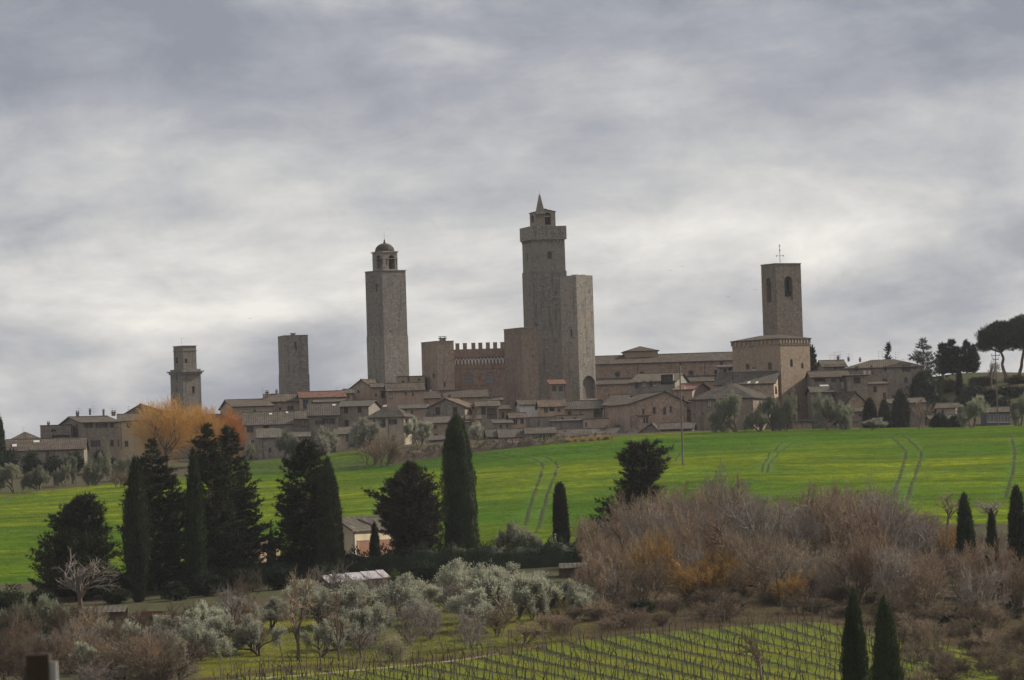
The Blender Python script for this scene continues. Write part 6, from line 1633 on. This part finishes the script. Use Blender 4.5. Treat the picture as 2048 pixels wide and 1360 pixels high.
    # end post leaning out
cand.sort(); 
for i, (Y, X, Zv) in enumerate(cand):
    if i < 300:
        s_, c_ = VN[i % 4]; sc_ = r4.uniform(1.05, 1.45)
        e = plant('grapevine', 'bare pruned grapevine in the vineyard rows', 'grapevine', (X, Y, Zv), s_, c_, r4.random() * 6.28, (sc_, sc_, sc_), 'grapevines of the vineyard', 'canes', 'stem')
if len(cand) > 300:                                           # the farther rest of the rows as one mass
    VV, FF, nv = [], [], 0
    base = []
    for k in range(4):
        for me_ in VN[k]:
            v = np.empty(len(me_.vertices) * 3, np.float32); me_.vertices.foreach_get('co', v)
            fi = np.empty(len(me_.loops), np.int32); me_.loops.foreach_get('vertex_index', fi); base.append((k, v.reshape(-1, 3), fi.reshape(-1, 4)))
    for i, (Y, X, Zv) in enumerate(cand[300:]):
        a = r4.random() * 6.28; ca_, sa_ = math.cos(a), math.sin(a); sc_ = r4.uniform(1.05, 1.45)
        for k, v, fi in base:
            if k != i % 4: continue
            w = v * sc_; w = np.stack([w[:, 0] * ca_ - w[:, 1] * sa_ + X, w[:, 0] * sa_ + w[:, 1] * ca_ + Y, w[:, 2] + Zv], 1)
            VV.append(w); FF.append(fi + nv); nv += len(w)
    o = link('distant_vines', mesh_np('distant_vines', np.concatenate(VV), np.concatenate(FF), M['vine'])); tag(o, 'rows of bare vines at the upper end of the vineyard', 'vines', kind='stuff')
for i, (Y, X, Zv) in enumerate(posts_):
    o = link('vineyard_post', POST, None, (X, Y, Zv)); o.rotation_euler = (r4.uniform(-.06, .06), r4.uniform(-.06, .06), 0); o.scale = (1, 1, r4.uniform(.85, 1.1))
    tag(o, 'grey wooden post in the vineyard rows', 'post', 'posts of the vineyard')
for i, px in enumerate((570, 690, 760, 890, 950, 1130, 1290, 1373, 1445, 1570, 1622)):   # leaning end posts
    G = gpt(px, float(I(px, VTOP)) - 1.5); o = link('end_post', POST, None, G); o.rotation_euler = (r4.uniform(.1, .3), r4.uniform(-.3, .1), 0); o.scale = (1.2, 1.2, 1.25)
    tag(o, 'taller leaning end post at the top of a vine row', 'post', 'end posts of the vine rows')
for i, px in enumerate((1876, 1943)):
    G = gpt(px, float(I(px, VTOP)) - 2); o = link('end_post', POST, None, G); o.scale = (1.3, 1.3, 1.2); tag(o, ('left', 'right')[i] + ' one of two upright posts at the lower right bank', 'post')

# ------------------------------------------------------------------ poles, sheds, near post
def pole(label, px, D, ytop, r0, arms, mat='post', name='utility_pole', ins=True):
    G = gpt(px, D); m = D / F; h = (project(G)[1] - ytop) * m; e = empty(name, G, label, 'pole')
    mb = MB(); k = 6
    for i in range(k): mb.tube(G + Z * (h * i / k - (.4 if i == 0 else 0)), G + Z * (h * (i + 1) / k), r0 * (1 - .45 * i / k), r0 * (1 - .45 * (i + 1) / k), 8, cap=(i in (0, k - 1)))
    mb.build('shaft', M[mat], e, True)
    for (dy, half) in arms:
        c = G + Z * (h - dy * m); mb = MB(); mb.obox(c + Vector((-half, -.16, -.06)), (half * 2, 0, 0), (0, .08, 0), (0, 0, .12)); a = mb.build('cross_arm', M['wood'], e)
        if ins:
            for s in (-half + .08, half - .08):
                mb = MB(); mb.tube(c + Vector((s, -.12, .06)), c + Vector((s, -.12, .22)), .05, .11, 8); mb.tube(c + Vector((s, -.12, .22)), c + Vector((s, -.12, .42)), .13, .07, 8); mb.build('insulator', M['white'], a)
    return e, G
e, G = pole('tall wooden utility pole standing in the green field', 1366, 720, 733, .17, [(47, .75)])
mb = MB(); mb.obox(G + Vector((.1, -.3, -.1)), (.45, 0, 0), (0, .4, 0), (0, 0, .35)); mb.build('base_stone', M['grime'], e)
pole('utility pole with cross arms before the stone pine', 1996, 925, 703, .16, [(8, .9), (16, .6)])
e, G = pole('short pale concrete post beside the slim dark cypress', 1112, 506, 1067, .16, [(4, .35)], 'blind', 'concrete_post', False)
# sheet roofed shed below the hedge
def sheet_shed():
    D = 472; m = D / F; A = at(657, 1166, D); B = at(782, 1154, D + 2); zt = A.z
    e = empty('garden_shed', gpt(700, D), 'long low shed with a roof of pale metal sheets', 'shed')
    h_ = (B - A); h_.z = 0; L = h_.length; h_.normalize(); n_ = Vector((h_.y, -h_.x, 0))
    tt = NT('pale metal sheet', .55, .4); pz = tt.pos(); tt.color(tt.mix(tt.rng(tt.noise(pz, 1.3, 3, .6), .4, .7, 0, .7), (.42, .41, .42), (.30, .20, .17))); M['sheet'] = tt.m
    N = 8
    for i in range(N):
        a = A + h_ * (L * i / N); a.z = A.z + (B.z - A.z) * i / N + (.03 if i % 2 else 0); mb = MB()
        for k in range(6):
            w0, w1 = L / N * k / 6, L / N * (k + 1) / 6; z0, z1 = (.04 if k % 2 else 0), (0 if k % 2 else .04)
            p = [a + h_ * w0 + Z * z0, a + h_ * w1 + Z * z1, a + h_ * w1 - n_ * 3.0 + Z * (.75 + z1), a + h_ * w0 - n_ * 3.0 + Z * (.75 + z0)]
            mb.face(p); mb.face([q - Z * .03 for q in p[::-1]])
        mb.build('roof_sheet', M['sheet'], e)
    mb = MB(); mb.obox(A + h_ * .2 - n_ * 2.8 - Z * 2.6, h_ * (L - .4), n_ * .1, Z * 3.1); mb.build('back_wall', M['wood'], e)
    for i in range(5):
        mb = MB(); p = A + h_ * (.2 + (L - .4) * i / 4) - n_ * .2; zz_ = A.z + (B.z - A.z) * i / 4; mb.tube(Vector((p.x, p.y, drop(p.x, p.y) - .2)), Vector((p.x, p.y, zz_ + .03)), .06, .06, 6); mb.build('support_post', M['wood'], e)
sheet_shed()
def lean_to(label, x0, x1, y, D, wallm, dep=3, hm=2.2):
    A = at(x0, y, D); B = at(x1, y - (x1 - x0) * .03, D); e = empty('wooden_shed', Vector((A.x, A.y, drop(A.x, A.y))), label, 'shed'); h_ = (B - A); h_.z = 0; L = h_.length; h_.normalize(); n_ = Vector((h_.y, -h_.x, 0))
    mb = MB(); roof_plane(mb, [A + n_ * .2, A + h_ * L + n_ * .2, A + h_ * L - n_ * dep + Z * .5, A - n_ * dep + Z * .5], h_, .08); mb.build('roof', M['tile2'], e)
    k = int(L / .3)
    for i in range(k):
        mb = MB(); a = A + h_ * (L * i / k + .01); gz = drop(a.x, a.y); mb.obox(Vector((a.x, a.y, gz - .2)), h_ * (L / k - .02), -n_ * .04, Z * (A.z - gz + .1)); mb.build('plank', M[wallm], e)
    mb = MB(); a = A - n_ * dep; gz = drop(a.x, a.y); mb.obox(Vector((a.x, a.y, gz - .2)), h_ * L, -n_ * .06, Z * (A.z - gz + .6)); mb.build('back_wall', M[wallm], e)
lean_to('dark plank shed under the gnarled bare tree', 160, 250, 1226, 440, 'wood')
lean_to('grey shed at the edge of the thicket below the slim cypress', 1118, 1200, 1137, 486, 'wood')
def red_cart():
    G = gpt(308, 442); e = empty('farm_trailer', G, 'rusty red farm trailer on the grass beside the plank shed', 'trailer'); mr = mat_flat('rusty red paint', (.16, .045, .03))
    mb = MB(); mb.obox(G + Vector((-1.2, -.6, .55)), (2.4, 0, 0), (0, 1.2, 0), (0, 0, .08)); mb.build('bed', mr, e)
    for a in (-.6, .54): mb = MB(); mb.obox(G + Vector((-1.2, a, .64)), (2.4, 0, 0), (0, .06, 0), (0, 0, .45)); mb.build('side_board', mr, e)
    for a in (-.5, .6):
        for b in (-.7, .6):
            mb = MB(); mb.tube(G + Vector((a, b, .35)), G + Vector((a, b + .14, .35)), .35, .35, 14); mb.build('wheel', M['iron'], e)
    mb = MB(); mb.tube(G + Vector((1.2, 0, .6)), G + Vector((2.2, 0, .45)), .04, .04, 6); mb.build('drawbar', mr, e)
red_cart()
def near_post():
    D = 30.0; T = at(77, 1308, D); G = Vector((T.x, T.y, drop(T.x, T.y))); e = empty('fence_post', G, 'blurred brown wooden post with a white tag in the near corner', 'post')
    w = 46 * D / F; mb = MB(); mb.obox(Vector((T.x - w / 2, T.y - w / 2, G.z - .3)), (w, 0, 0), (0, w, 0), (0, 0, T.z - G.z + .3)); mb.build('shaft', mat_flat('dark wet wood', (.045, .03, .018)), e)
    mb = MB(); mb.obox(Vector((T.x + w / 2, T.y - .03, T.z - .35)), (.045, 0, 0), (0, .05, 0), (0, 0, .30)); mb.build('white_tag', M['blind'], e)
near_post()
# birds
for i, (px, py) in enumerate(((500, 637), (1457, 594), (1511, 580), (1365, 533), (1340, 541))):
    P = at(px, py, 900); mb = MB()
    for s in (-1, 1):
        mb.face([P, P + Vector((s * .22, .05, .10)), P + Vector((s * .42, .12, .02)), P + Vector((s * .2, .16, .04))])
    mb.tube(P + Vector((0, -.15, 0)), P + Vector((0, .22, 0)), .05, .02, 5)
    o = mb.build('bird', M['iron']); o.data.transform(Matrix.Translation(-P)); o.location = P
    tag(o, ['lone tiny bird in the sky above the left towers', 'tiny bird left of the bell tower', 'tiny bird closest to the bell tower', 'right one of two tiny birds between the great towers and bell tower', 'left one of two tiny birds between the great towers and bell tower'][i], 'bird')

# ------------------------------------------------------------------ haze
def haze():
    mb = MB(); mb.obox((-700, -40, -40), (1400, 0, 0), (0, 1500, 0), (0, 0, 150))
    m = bpy.data.materials.new('pale air'); m.use_nodes = True; n = m.node_tree.nodes; n.clear()
    v = n.new('ShaderNodeVolumePrincipled'); v.inputs['Color'].default_value = (.86, .88, .97, 1); v.inputs['Density'].default_value = HAZE
    v.inputs['Anisotropy'].default_value = .2
    o = n.new('ShaderNodeOutputMaterial'); m.node_tree.links.new(v.outputs[0], o.inputs['Volume'])
    ob = mb.build('haze', m); tag(ob, kind='stuff')
    ob['label'] = 'thin pale air over the valley'
HAZE = .00004
haze()
